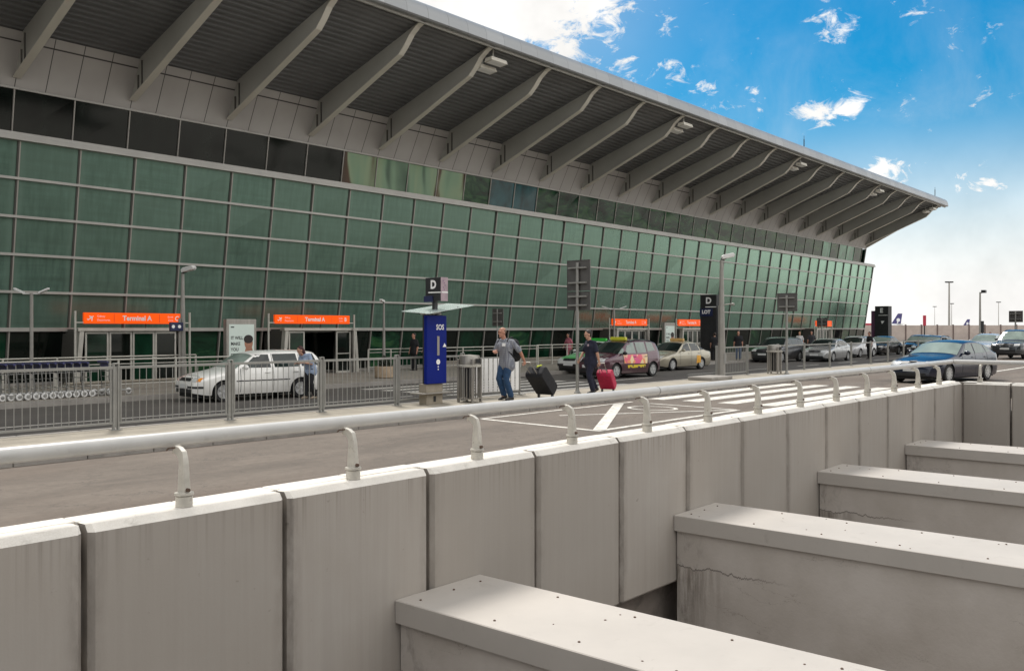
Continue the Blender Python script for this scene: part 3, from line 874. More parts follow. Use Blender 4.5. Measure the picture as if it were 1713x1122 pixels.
for k in range(11): dup(t0, (92+k*9.5+rr.uniform(-2,2), -52+rr.uniform(-4,4), -.4), rr.uniform(0,6), 'broad leafy tree added unseen behind the viewer for the glass to reflect')
terminal_sign(14.2, 17.85, 1.90, 2.28, 'large orange Terminal A sign with letter C above the leftmost entrance', True, 'C')
terminal_sign(21.9, 25.75, 1.93, 2.29, 'orange Terminal A sign with letter B above the entrance behind the white estate car', True, 'B')
terminal_sign(46.2, 50.1, 1.90, 2.32, 'distant orange sign above the entrance behind the purple taxi', True, 'A')
terminal_sign(54.1, 57.5, 1.90, 2.34, 'distant orange sign partly hidden by the dark D pillar', True, 'A')
terminal_sign(77.7, 81.2, 1.90, 2.40, 'farthest small orange sign near the right end of the terminal', False, '')
# ------------------------------------------------------------------ vehicles
class Shape:
    def __init__(s, L, W, prof, belt, wb, fo, wr, sill=.20, tum=.36, rt=.13, nose=.55):
        s.L, s.W, s.prof, s.belt, s.wb, s.fo, s.wr, s.sill, s.tum, s.rt, s.nose = L, W, prof, belt, wb, fo, wr, sill, tum, rt, nose
        s.ax = (fo, fo+wb)
    def lin_(s, x):
        p = s.prof
        if x <= p[0][0]: return p[0][1]
        for (a, b), (c, d) in zip(p, p[1:]):
            if x <= c: return b + (d-b)*(x-a)/(c-a)
        return p[-1][1]
    def zt(s, x):
        h = min(.07, x*.8, (s.L-x)*.8)
        if h < .004: return s.lin_(x)
        return sum(s.lin_(x+h*k) for k in (-1,-.5,0,.5,1))/5
    def w(s, x):
        w = s.W/2; f = 1
        if x < s.nose: f -= .30*(1-x/s.nose)**2.6
        if s.L-x < .5: f -= .20*(1-(s.L-x)/.5)**2.6
        return w*f
    def base(s, x, z):
        w0 = s.w(x)
        if z < .55: return w0*(1 - .10*((.55-z)/.45)**2)
        if z < s.belt: return w0*(1 - .05*((z-.55)/(s.belt-.55))**2)
        return max(.05, w0*.95 - (z-s.belt)*s.tum)
    def r_(s, x): return min(s.rt, s.zt(x)*.35)
    def Y(s, x, z):
        t = s.zt(x); r = s.r_(x)
        if z >= t: return 0.0
        if z <= t-r: return s.base(x, z)
        return s.base(x, t-r)*max(0, 1-((z-t+r)/r)**2.3)**(1/2.3)
    def Z(s, x, y):
        t = s.zt(x); r = s.r_(x); q = min(1, abs(y)/s.base(x, t-r))
        return t-r + r*max(0, 1-q**2.3)**(1/2.3)
    def zb(s, x):
        z = s.sill; ra = s.wr+.055
        for a in s.ax:
            d = abs(x-a)
            if d < ra: z = max(z, s.wr + sqrt(ra*ra-d*d)*.97)
        if x < .35: z = max(z, s.sill + .07*(1-x/.35))
        if s.L-x < .4: z = max(z, s.sill + .12*(1-(s.L-x)/.4))
        return z
    def pt(s, x, y, z): return (s.L/2-x, y, z)      # local x points forward
    def front(s, y, z, rear=False):
        lo, hi = 0.0, 1.3
        f = (lambda x: s.Y(s.L-x, z)) if rear else (lambda x: s.Y(x, z))
        if f(0) >= abs(y): return 0.0
        for _ in range(22):
            m = (lo+hi)/2
            if f(m) >= abs(y): hi = m
            else: lo = m
        return hi

def quadpt(q, a, c):
    (x0,z0),(x1,z1),(x2,z2),(x3,z3) = q      # front-low, rear-low, rear-high, front-high
    return ((x0*(1-a)+x1*a)*(1-c)+(x3*(1-a)+x2*a)*c, (z0*(1-a)+z1*a)*(1-c)+(z3*(1-a)+z2*a)*c)

def side(b, sh, q, sgn, off=.005, nu=6, nv=4):
    def fn(a, c):
        x, z = quadpt(q, a, c)
        return sh.pt(x, sgn*(sh.Y(x, z)+off), z+off*.3)
    b.grid(fn, nu, nv)
def rect_fr(b, sh, y0, y1, z0, z1, off=.006, rear=False, nu=6, nv=3, skew=0.0):
    def fn(a, c):
        y = y0+(y1-y0)*a; z = z0+(z1-z0)*c + skew*abs(y)
        x = sh.front(y, z, rear) - off
        return sh.pt(sh.L-x if rear else x, y*(1+off*.6), z)
    b.grid(fn, nu, nv)
def topgl(b, sh, xa, xb, fa, fb, off=.006, nu=8, nv=10):
    """glass lying on the upper surface between two stations"""
    def fn(a, c):
        x = xa+(xb-xa)*a
        yb = sh.base(x, sh.zt(x)-sh.r_(x))*(fa+(fb-fa)*a)
        y = -yb+2*yb*c
        return sh.pt(x-off if xa < xb and xa < sh.L*.5 else x+off, y, sh.Z(x, y)+off)
    b.grid(fn, nu, nv)

def make_car(name, label, cat, sh, paint, loc, rz, cfg, group=None):
    root = thing(name, label, cat, loc, rz, group)
    L = sh.L
    xs = {0,.015,.04,.08,.14,.22,.32,.45,.6,L,L-.015,L-.04,L-.08,L-.14,L-.22,L-.34,L-.5}
    for k in range(int(L/.11)): xs.add(round(.7+k*.11,3))
    for a in sh.ax:
        R = sh.wr+.055
        for k in range(-8, 9): xs.add(round(a+R*sin(k*pi/16),4))
        xs.add(a-R-.004); xs.add(a+R+.004)
    xs = sorted(x for x in xs if 0 <= x <= L)
    nz, na = 9, 6; half = []
    for x in xs:
        t = sh.zt(x); r = sh.r_(x); z0 = min(sh.zb(x), t-r-.05); row = []
        for i in range(nz):
            z = z0+(t-r-z0)*i/(nz-1); row.append((sh.base(x, z), z))
        Yb = sh.base(x, t-r)
        for i in range(1, na+1):
            a = (i/na)*pi/2
            row.append((Yb*max(0,cos(a))**(2/2.3), t-r+r*sin(a)**(2/2.3)))
        half.append(row)
    N = nz+na; n = 2*N-1; vs = []
    for x, row in zip(xs, half):
        full = [(y,z) for y,z in row] + [(-y,z) for y,z in row[-2::-1]]
        vs += [sh.pt(x,y,z) for y,z in full]
    fs = []
    for i in range(len(xs)-1):
        for k in range(n-1): fs.append((i*n+k, (i+1)*n+k, (i+1)*n+k+1, i*n+k+1))
    fs.append(tuple(range(n))); fs.append(tuple((len(xs)-1)*n+k for k in range(n-1,-1,-1)))
    b = MB(); b.add(vs, fs); body = b.build('body', paint, root, 40)
    b = MB(); W = sh.W
    b.box(-L/2+.12, L/2-.12, -W/2+.24, W/2-.24, sh.sill-.06, .62)
    for a in sh.ax: pass
    b.box(L/2-(sh.ax[1]-sh.wr-.1), L/2-(sh.ax[0]+sh.wr+.1), -W/2+.08, W/2-.08, sh.sill-.01, sh.sill+.06)
    b.build('underbody', M['black'], root)
    g = cfg.get('glass', 'carglass')
    xa, xb = cfg['ws']; b = MB(); topgl(b, sh, xa, xb, .93, .90); b.build('windscreen', M[cfg.get('wsglass', g)], root, 180)
    if 'rw' in cfg:
        xa, xb = cfg['rw']; b = MB(); topgl(b, sh, xa, xb, .86, .86); b.build('rear_window', M[g], root, 180)
    for q in cfg['win']:
        for sg in (1, -1):
            b = MB(); side(b, sh, q, sg); b.build('side_window', M[cfg.get('sglass', g)], root, 180)
    b = MB()
    for x0, zl, zh in cfg.get('seams', []):
        for sg in (1, -1): side(b, sh, ((x0,zl),(x0+.014,zl),(x0+.014,zh),(x0,zh)), sg, .003, 1, 10)
    if 'hoodseam' in cfg:
        x0 = cfg['hoodseam']
        b.grid(lambda a, c: sh.pt(x0+.012*a, (c-.5)*1.5*sh.w(x0), sh.Z(x0+.012*a, (c-.5)*1.5*sh.w(x0))+.003), 1, 12)
    if cfg.get('strip'):
        zs = cfg['strip']
        for sg in (1, -1):
            side(b, sh, ((sh.ax[0]+sh.wr+.08,zs),(sh.ax[1]-sh.wr-.08,zs),(sh.ax[1]-sh.wr-.08,zs+.028),(sh.ax[0]+sh.wr+.08,zs+.028)), sg, .008, 20, 1)
    if b.v: b.build('door_seam', M['seam'], root)
    for x0 in cfg.get('handles', []):
        for sg in (1, -1):
            b = MB(); z = sh.belt-.10
            y = sg*(sh.Y(x0, z)+.014); p = sh.pt(x0, y, z); b.cbox(p[0], p[1], p[2], .17, .03, .028)
            b.build('door_handle', cfg.get('handle', paint), root, bevel=.008)
    for sg in (1, -1):
        y0, y1, z0, z1 = cfg['hl']; b = MB(); rect_fr(b, sh, sg*y0, sg*y1, z0, z1, skew=cfg.get('hlskew', .03))
        h = b.build('headlight', M['headl'], root, 180)
        if cfg.get('amber'):
            b = MB(); rect_fr(b, sh, sg*y1, sg*(y1+.10), z0+.005, z1-.005, skew=cfg.get('hlskew', .03)); b.build('indicator', M['amber'], h, 180)
        y0, y1, z0, z1 = cfg['tl']; b = MB(); rect_fr(b, sh, sg*y0, sg*y1, z0, z1, rear=True); b.build('tail_light', M['taill'], root, 180)
    y, z0, z1 = cfg['grille']; b = MB(); rect_fr(b, sh, -y, y, z0, z1, .008, nu=10); gr = b.build('grille', M['plastic'], root, 180)
    if cfg.get('grillebars'):
        b = MB()
        for q in cfg['grillebars']: rect_fr(b, sh, q[0], q[1], q[2], q[3], .014, nu=6, nv=1)
        b.build('grille_bar', M['chrome'], gr)
    y, z0, z1 = cfg['lower']; b = MB(); rect_fr(b, sh, -y, y, z0, z1, .008, nu=12, nv=2); b.build('air_intake', M['plastic'], root, 180)
    zp = cfg.get('plz', .42)
    for rear, zz in ((False, zp), (True, cfg.get('plzr', .62))):
        b = MB(); x = sh.front(.26, zz, rear)-.03; X = (lambda q: sh.pt(L-q if rear else q, 0, 0)[0])(x)
        b.box(X-.012, X+.012, -.26, .26, zz-.057, zz+.057); b.build('number_plate', M['plate'], root)
    if cfg.get('bumper'):
        b = MB(); zb0, zb1 = cfg['bumper']
        for sg in (1,-1):
            rect_fr(b, sh, 0, sg*(sh.W/2-.06), zb0, zb1, .012, nu=10, nv=1)
            rect_fr(b, sh, 0, sg*(sh.W/2-.06), zb0, zb1, .012, True, nu=10, nv=1)
        b.build('bumper_strip', M['plastic'], root)
    mx = cfg['mirror']
    for sg in (1, -1):
        b = MB(); z = sh.belt+.06; y = sh.Y(mx, sh.belt-.01); p = sh.pt(mx, sg*(y+.12), z)
        b.ell(p, (.065,.115,.075), 12, 8); q = sh.pt(mx, sg*(y-.02), z-.05); b.bar(q, p, .05, .03)
        b.build('wing_mirror', cfg.get('mirmat', paint), root, 60)
    if cfg.get('rails'):
        b = MB()
        for sg in (1,-1):
            x0, x1 = cfg['rails']; pts = []
            for k in range(9):
                x = x0+(x1-x0)*k/8; y = sh.base(x, sh.zt(x)-sh.r_(x))*.93; dz = .06*sin(pi*min(1,max(0,k/8)))**.4
                pts.append(sh.pt(x, sg*y, sh.Z(x, y)+dz))
            b.tube(pts, .02, 6)
        b.build('roof_rail', M['plastic'], root, 60)
    # wheels
    wr = sh.wr; first = None
    for a in sh.ax:
        for sg in (1, -1):
            p = sh.pt(a, sg*(sh.W/2-.115), wr)
            if first is None:
                b = MB(); tw = .095
                b.lathe([(wr*.60,-tw),(wr*.93,-tw),(wr*.985,-tw*.7),(wr,-tw*.3),(wr,tw*.3),(wr*.985,tw*.7),(wr*.93,tw),(wr*.64,tw),(wr*.62,tw*.5),(wr*.60,-tw)], 28, axis='y')
                t = b.build('wheel', M['tyre'], root, 40)
                b = MB()
                b.lathe([(wr*.655,.075),(wr*.66,.098),(wr*.61,.098),(wr*.60,.05),(wr*.2,.05)], 28, axis='y')
                ns = cfg.get('spokes', 7)
                for k in range(ns):
                    th = 2*pi*k/ns; c_, s_ = cos(th), sin(th)
                    b.bar((wr*.1*c_,.082,wr*.1*s_), (wr*.63*c_,.09,wr*.63*s_), wr*.155, .03, (0,1,0))
                b.lathe([(wr*.02,.105),(wr*.15,.10),(wr*.17,.07)], 16, axis='y')
                rm = b.build('rim', M['rim'], t, 40)
                b = MB(); b.lathe([(.001,.045),(wr*.62,.046),(wr*.62,.02),(.001,.02)], 24, axis='y'); bk = b.build('brake_disc', M['seam'], t)
                first = (t, rm, bk); w = t
            else:
                w = first[0].copy(); COL.objects.link(w); w.parent = root
                for q in first[1:]:
                    c = q.copy(); COL.objects.link(c); c.parent = w
            w.location = p; w.rotation_euler = (0, random.uniform(0,6), 0 if sg > 0 else pi)
            if sg < 0: w.rotation_euler = (0, random.uniform(0,6), pi)
    return root

def taxi_light(root, sh, x, mat_, w=.55):
    b = MB(); z = sh.zt(x)
    b.prism([(-.09,z-.01),(.09,z-.01),(.06,z+.13),(-.06,z+.13)], 'y', -w/2, w/2)
    for i in range(len(b.v)): b.v[i] = (b.v[i][0]+sh.L/2-x, b.v[i][1], b.v[i][2])
    return b.build('taxi_light', mat_, root, bevel=.025)

ZR = -.33
white = carpaint('white_car_paint', (.86,.84,.79), 0, .3)
# white estate car
sh = Shape(4.14, 1.64, [(0,.52),(.04,.66),(.16,.735),(.5,.82),(1.08,.93),(1.78,1.35),(2.15,1.415),(2.9,1.43),(3.6,1.41),(3.86,1.37),(4.05,.98),(4.12,.88),(4.14,.5)], .90, 2.44, .80, .29)
estate = dict(ws=(1.12,1.76), rw=(3.88,4.03),
    win=[((1.36,.94),(2.28,.935),(2.24,1.31),(1.86,1.31)), ((2.40,.935),(3.20,.935),(3.14,1.32),(2.36,1.32)), ((3.30,.94),(3.86,.96),(3.72,1.30),(3.25,1.32))],
    seams=[(1.30,.26,.93),(2.33,.26,1.33),(3.22,.45,1.30)], handles=[2.16,3.08], hl=(.40,.62,.585,.70), tl=(.55,.74,.62,.98), hlskew=0,
    grille=(.36,.60,.69), lower=(.5,.27,.38), plz=.46, mirror=1.42, amber=True, strip=.56, bumper=(.40,.46), hoodseam=.2, spokes=6, wsglass='paleglass')
make_car('estate_car', 'white estate car parked at the kerb behind the railings, a woman leaning at its side', 'car', sh, white, (15.55,23.35,ZR), radians(174), estate)
# purple high-roof taxi
purple = carpaint('aubergine_car_paint', (.085,.028,.042), .25, .2)
sh = Shape(4.2, 1.68, [(0,.55),(.05,.75),(.25,.88),(.95,1.03),(1.75,1.50),(2.2,1.59),(2.9,1.61),(3.55,1.58),(3.9,1.50),(4.08,1.05),(4.17,.9),(4.2,.5)], .98, 2.6, .86, .315, tum=.30)
mpv = dict(ws=(1.0,1.72), rw=(3.92,4.07), win=[((.98,1.02),(1.42,1.03),(1.46,1.28),(1.40,1.27)), ((1.52,1.03),(2.25,1.03),(2.22,1.47),(1.80,1.47)), ((2.36,1.03),(3.02,1.05),(2.98,1.48),(2.32,1.48)), ((3.14,1.08),(3.68,1.12),(3.55,1.46),(3.10,1.48))],
    seams=[(1.30,.3,1.0),(2.29,.28,1.5),(3.06,.5,1.5)], handles=[2.12,2.92], hl=(.42,.72,.70,.86), tl=(.6,.74,.78,.94), hlskew=.02, grille=(.38,.68,.80), lower=(.55,.28,.44), plz=.52, mirror=1.3, mirmat=M['plastic'], hoodseam=.26, sglass='paleglass', rails=(1.95,3.6), spokes=6)
car = make_car('taxi', 'purple high-roofed taxi with pink and orange advertising on its doors', 'taxi', sh, purple, (32.45,21.65,ZR), radians(177), mpv, 'taxis waiting at the terminal')
taxi_light(car, sh, 2.1, mat('lime_taxi_light', (.55,.55,.04), .35, var=.15, scale=6), .8)
def blotch(name, cols, scale):
    m, nt, b = newmat(name); geo = nt.n('ShaderNodeNewGeometry'); pos = geo.outputs['Position']
    vo = nt.n('ShaderNodeTexVoronoi'); nt.l(pos, vo.inputs['Vector']); vo.inputs['Scale'].default_value = scale
    cr = nt.n('ShaderNodeValToRGB'); cr.color_ramp.interpolation = 'CONSTANT'
    sx = nt.n('ShaderNodeSeparateXYZ'); nt.l(vo.outputs['Color'], sx.inputs[0]); nt.l(sx.outputs[0], cr.inputs[0])
    e = cr.color_ramp.elements
    while len(e) < len(cols): e.new(.5)
    for i, c in enumerate(cols): e[i].position = i/len(cols); e[i].color = (*c,1)
    nt.l(cr.outputs[0], b.inputs['Base Color']); b.inputs['Roughness'].default_value = .35
    return m
adm = blotch('taxi_advert', [(.75,.10,.16),(.80,.30,.12),(.80,.45,.30),(.70,.08,.22),(.85,.65,.35)], 4.0)
ads = blotch('taxi_advert_strip', [(.70,.55,.03),(.70,.52,.03),(.06,.02,.10),(.72,.55,.04)], 13.0)
for sg in (1,-1):
    b = MB(); side(b, sh, ((1.38,.62),(3.0,.58),(3.05,.97),(1.34,.97)), sg, .006, 14, 5); b.build('door_advert', adm, car, 180)
    b = MB(); side(b, sh, ((1.62,.42),(2.85,.42),(2.88,.54),(1.60,.54)), sg, .008, 14, 2); b.build('door_strip', ads, car, 180)
# beige liftback taxi
beige = carpaint('champagne_car_paint', (.40,.36,.27), .3, .25)
sedan_p = lambda L, H: [(0,.50),(.05,.66),(.22,.74),(.7,.84),(1.28,.94),(2.02,H-.07),(2.45,H-.005),(3.0,H-.005),(L-1.35,H-.09),(L-.62,1.02),(L-.12,.97),(L-.03,.85),(L,.5)]
def sedan_cfg(L, H, **kw):
    c = dict(ws=(1.33,2.0), rw=(L-1.32,L-.66), win=[((1.62,.95),(2.45,.95),(2.42,H-.12),(2.08,H-.13)), ((2.56,.95),(3.30,.96),(3.14,H-.14),(2.53,H-.12)), ((3.37,.97),(3.66,.99),(3.42,H-.20),(3.25,H-.16))],
        seams=[(1.52,.27,.95),(2.50,.27,H-.1),(3.35,.55,1.2)], handles=[2.32,3.2], hl=(.40,.70,.60,.72), tl=(.5,.78,.70,.92), grille=(.34,.60,.71), lower=(.55,.25,.38), plz=.44, plzr=.75, mirror=1.66, hoodseam=.24)
    c.update(kw); return c
sh = Shape(4.5, 1.73, sedan_p(4.5,1.44), .93, 2.52, .90, .30)
car = make_car('taxi', 'champagne coloured taxi with a yellow patch on its rear door', 'taxi', sh, beige, (40.15,23.45,ZR), radians(176), sedan_cfg(4.5,1.44, grillebars=[(-.34,.34,.715,.73)]), 'taxis waiting at the terminal')
taxi_light(car, sh, 2.5, mat('tan_taxi_light', (.55,.34,.12), .35, var=.15, scale=6), .8)
yp = mat('yellow_patch', (.75,.36,.03), .4, var=.25, scale=6)
for sg in (1,-1):
    b = MB(); side(b, sh, ((2.95,.32),(3.35,.36),(3.30,.72),(2.98,.72)), sg, .006, 4, 4); b.build('door_advert', yp, car, 180)
# green and white taxi
sh = Shape(4.3, 1.75, sedan_p(4.3,1.50), .95, 2.6, .88, .31)
car = make_car('taxi', 'white taxi with a green bonnet half hidden behind the purple taxi', 'taxi', sh, carpaint('white_taxi_paint', (.60,.60,.58), 0, .3), (35.2,25.0-.3,ZR), radians(178), sedan_cfg(4.3,1.5, bumper=(.34,.46)), 'taxis waiting at the terminal')
b = MB(); b.grid(lambda a, c: sh.pt(.10+1.12*a, (c-.5)*1.62*sh.w(.10+1.12*a)*.92, sh.Z(.10+1.12*a, (c-.5)*1.62*sh.w(.10+1.12*a)*.92)+.006), 12, 12)
b.build('bonnet', carpaint('green_bonnet', (.02,.30,.03), 0, .3), car, 180)
taxi_light(car, sh, 2.3, mat('green_taxi_light', (.03,.40,.04), .35, var=.15, scale=6), .9)
# cars further along the kerb
silver = carpaint('silver_car_paint', (.42,.42,.41), .4, .25)
dark = carpaint('dark_grey_car_paint', (.035,.036,.04), .3, .2)
blackp = carpaint('black_car_paint', (.012,.012,.013), .1, .2)
G_ = 'cars queuing along the terminal kerb'
sh = Shape(4.75, 1.8, sedan_p(4.75,1.44), .93, 2.72, .93, .31)
make_car('saloon_car', 'silver saloon car with its headlights on behind the right-hand railing', 'car', sh, silver, (57.0,22.2,ZR), radians(182), sedan_cfg(4.75,1.44), G_)
wag = lambda L, H: [(0,.55),(.04,.72),(.2,.80),(.6,.89),(1.15,1.0),(1.85,H-.08),(2.25,H),(L-1.3,H),(L-.4,H-.08),(L-.14,1.05),(L-.03,.9),(L,.5)]
def wag_cfg(L, H, **kw):
    c = dict(ws=(1.2,1.83), rw=(L-.38,L-.16), win=[((1.48,1.01),(2.4,1.01),(2.36,H-.12),(1.95,H-.13)), ((2.52,1.01),(3.3,1.02),(3.25,H-.13),(2.48,H-.12)), ((3.42,1.03),(L-.42,1.06),(L-.55,H-.16),(3.38,H-.13))],
        seams=[(1.38,.3,1.0),(2.45,.3,H-.1),(3.36,.5,H-.1)], handles=[2.26,3.2], hl=(.42,.74,.66,.80), tl=(.6,.76,.78,.94), grille=(.38,.64,.78), lower=(.55,.28,.44), plz=.50, mirror=1.5, hoodseam=.22, rails=(1.95,L-.7))
    c.update(kw); return c
sh = Shape(4.6, 1.8, wag(4.6,1.52), 1.0, 2.65, .9, .32)
make_car('estate_car', 'dark estate car partly hidden by the far litter bin', 'car', sh, dark, (53.9,24.1,ZR), radians(180), wag_cfg(4.6,1.52), G_)
sh = Shape(4.3, 1.78, wag(4.3,1.50), .98, 2.6, .88, .31)
make_car('hatchback_car', 'pale silver hatchback just behind the silver saloon', 'car', sh, carpaint('pale_silver_paint', (.50,.50,.50), .2, .25), (66.6,23.9,ZR), radians(179), wag_cfg(4.3,1.5), G_)
sh = Shape(4.5, 1.8, sedan_p(4.5,1.46), .95, 2.6, .9, .32)
make_car('saloon_car', 'dark saloon car in the queue below the dark totem', 'car', sh, blackp, (73.4,24.2,ZR), radians(180), sedan_cfg(4.5,1.46, wsglass='paleglass'), G_)
sh = Shape(4.4, 1.8, wag(4.4,1.55), 1.0, 2.62, .88, .33)
make_car('hatchback_car', 'dark hatchback with pale windscreen left of the blue saloon', 'car', sh, dark, (76.6,22.3,ZR), radians(178), wag_cfg(4.4,1.55, wsglass='paleglass'), G_)
make_car('estate_car', 'dark car hidden behind the bonnet of the blue saloon', 'car', sh, blackp, (70.2,19.6,ZR), radians(177), wag_cfg(4.4,1.5, wsglass='paleglass'), G_)
# blue saloon at the crossing
blue = carpaint('deep_blue_paint', (.003,.008,.026), .0, .22, .45)
sh = Shape(4.9, 1.86, [(0,.52),(.04,.68),(.16,.76),(.7,.88),(1.5,.99),(2.3,1.39),(2.75,1.46),(3.3,1.455),(3.85,1.37),(4.45,1.09),(4.78,1.05),(4.87,.9),(4.9,.5)], .96, 2.97, .85, .335, nose=.75)
make_car('saloon_car', 'glossy dark blue saloon car waiting at the crossing beside the parapet corner', 'car', sh, blue, (34.75,9.3,-.13), radians(170),
    dict(ws=(1.56,2.27), rw=(3.88,4.42), win=[((1.95,1.0),(2.78,1.0),(2.76,1.33),(2.40,1.32)), ((2.90,1.0),(3.70,1.01),(3.55,1.31),(2.87,1.33)), ((3.80,1.02),(4.12,1.05),(3.86,1.24),(3.66,1.29))],
    seams=[(1.82,.28,.98),(2.84,.28,1.35),(3.78,.6,1.25)], handles=[2.64,3.62], hl=(.42,.80,.62,.755), tl=(.5,.85,.75,.95), grille=(.0,.0,.0) if False else (.40,.60,.755), hlskew=.0,
    grillebars=[(-.40,-.37,.595,.76),(-.02,.02,.595,.76),(.37,.40,.595,.76),(-.40,.40,.755,.775),(-.40,.40,.585,.60)], lower=(.50,.25,.36), plz=.47, plzr=.7, mirror=1.98, hoodseam=.17, wsglass='paleglass', sglass='paleglass', spokes=10))
sh = Shape(4.6, 1.82, sedan_p(4.6,1.50), .95, 2.7, .9, .32)
make_car('saloon_car', 'pale car following behind the dark blue saloon', 'car', sh, carpaint('grey_white_paint', (.46,.47,.47), .2, .2), (71.2,16.2,-.13), radians(176), sedan_cfg(4.6,1.5, wsglass='paleglass', sglass='paleglass'))
sh = Shape(4.7, 1.85, [(0,.7),(.05,.92),(.3,1.02),(.8,1.08),(1.3,1.13),(1.9,1.70),(2.3,1.79),(3.6,1.79),(4.3,1.72),(4.55,1.2),(4.66,1.0),(4.7,.6)], 1.12, 2.7, .9, .37, sill=.3, tum=.25)
make_car('suv_car', 'large dark off-road car at the right edge facing the viewer', 'car', sh, carpaint('off_road_car_paint', (.05,.055,.06), .4, .2), (63.6,12.75,-.13), radians(174),
    dict(ws=(1.36,1.88), rw=(4.32,4.52), win=[((1.6,1.15),(2.45,1.15),(2.42,1.6),(2.0,1.6)),((2.56,1.15),(3.35,1.15),(3.3,1.6),(2.53,1.6)),((3.45,1.16),(4.2,1.18),(4.1,1.57),(3.42,1.6))], seams=[(1.5,.4,1.1),(2.5,.4,1.6)], handles=[2.3,3.2],
    hl=(.5,.78,.80,.92), tl=(.6,.78,.85,1.05), grille=(.45,.78,.97), grillebars=[(-.30,-.22,.79,.96),(-.04,.04,.79,.96),(.22,.30,.79,.96)], lower=(.6,.42,.6), plz=.64, mirror=1.62, hoodseam=.32, wsglass='paleglass', rails=(2.2,4.0)))
# ------------------------------------------------------------------ people
def skinmat(name, col): return mat(name, col, .55, spec=.4, var=.08, scale=12)
SK1 = skinmat('skin_tan', (.44,.215,.145)); SK2 = skinmat('skin_light', (.47,.26,.18))
HAIRD = mat('dark_hair', (.018,.012,.010), .6, var=.3, scale=40); HAIRG = mat('short_grey_hair', (.16,.10,.07), .7, var=.3, scale=60)
JEANS = mat('blue_denim', (.018,.055,.125), .85, var=.3, scale=14, bump=.6)
NAVY = mat('navy_cloth', (.010,.011,.028), .85, var=.25, scale=14, bump=.6)
BLKC = mat('black_cloth', (.010,.010,.012), .85, var=.3, scale=14)
SHOE = mat('dark_shoe', (.02,.017,.015), .5, var=.2, scale=20)
def checkshirt():
    m, nt, b = newmat('checked_shirt'); tc = nt.n('ShaderNodeTexCoord'); sx = nt.n('ShaderNodeSeparateXYZ'); nt.l(tc.outputs['Object'], sx.inputs[0])
    fr = lambda s, p: nt.math('GREATER_THAN', nt.math('FRACT', nt.math('DIVIDE', s, p)), .62)
    a = fr(sx.outputs[1], .045); z = fr(sx.outputs[2], .05); x = fr(sx.outputs[0], .045)
    c = nt.mix(nt.math('MULTIPLY', a, .6), (.30,.31,.33), (.10,.11,.15)); c = nt.mix(nt.math('MULTIPLY', z, .5), c, (.13,.13,.17)); c = nt.mix(nt.math('MULTIPLY', x, .35), c, (.13,.13,.17))
    nt.l(c, b.inputs['Base Color']); b.inputs['Roughness'].default_value = .85
    return m
def hand(mb, w, d, nrm, sd, curl=.5, sc=1.0):
    """palm, four unequal fingers bending towards nrm, thumb leaving the side"""
    w = Vector(w); d = Vector(d).normalized(); nrm = Vector(nrm); nrm = (nrm - d*nrm.dot(d)).normalized(); s = d.cross(nrm)*sd
    for k in (-1.2,-.4,.4,1.2): mb.cap(w+d*.015*sc+s*(k*.016*sc), w+d*.088*sc+s*(k*.021*sc), .014*sc, .0125*sc)
    for k, ln in ((1.5,.070),(.5,.080),(-.5,.075),(-1.5,.058)):
        p = w+d*.09*sc+s*(k*.0205*sc); a = curl*.5; pts = [p]
        for j, f in enumerate((.45,.32,.23)):
            a += curl*(.55 if j else .2); q = pts[-1] + (d*cos(a)+nrm*sin(a))*ln*f*sc*1.15; pts.append(q)
        mb.chain(pts, [.0095*sc,.009*sc,.0082*sc,.007*sc])
    p = w+d*.03*sc+s*.026*sc; q = p+(d*.55+s*.75+nrm*.3).normalized()*.04*sc; r = q+(d*.85+s*.15+nrm*.5).normalized()*.045*sc
    mb.chain([p,q,r], [.013*sc,.0105*sc,.0085*sc])

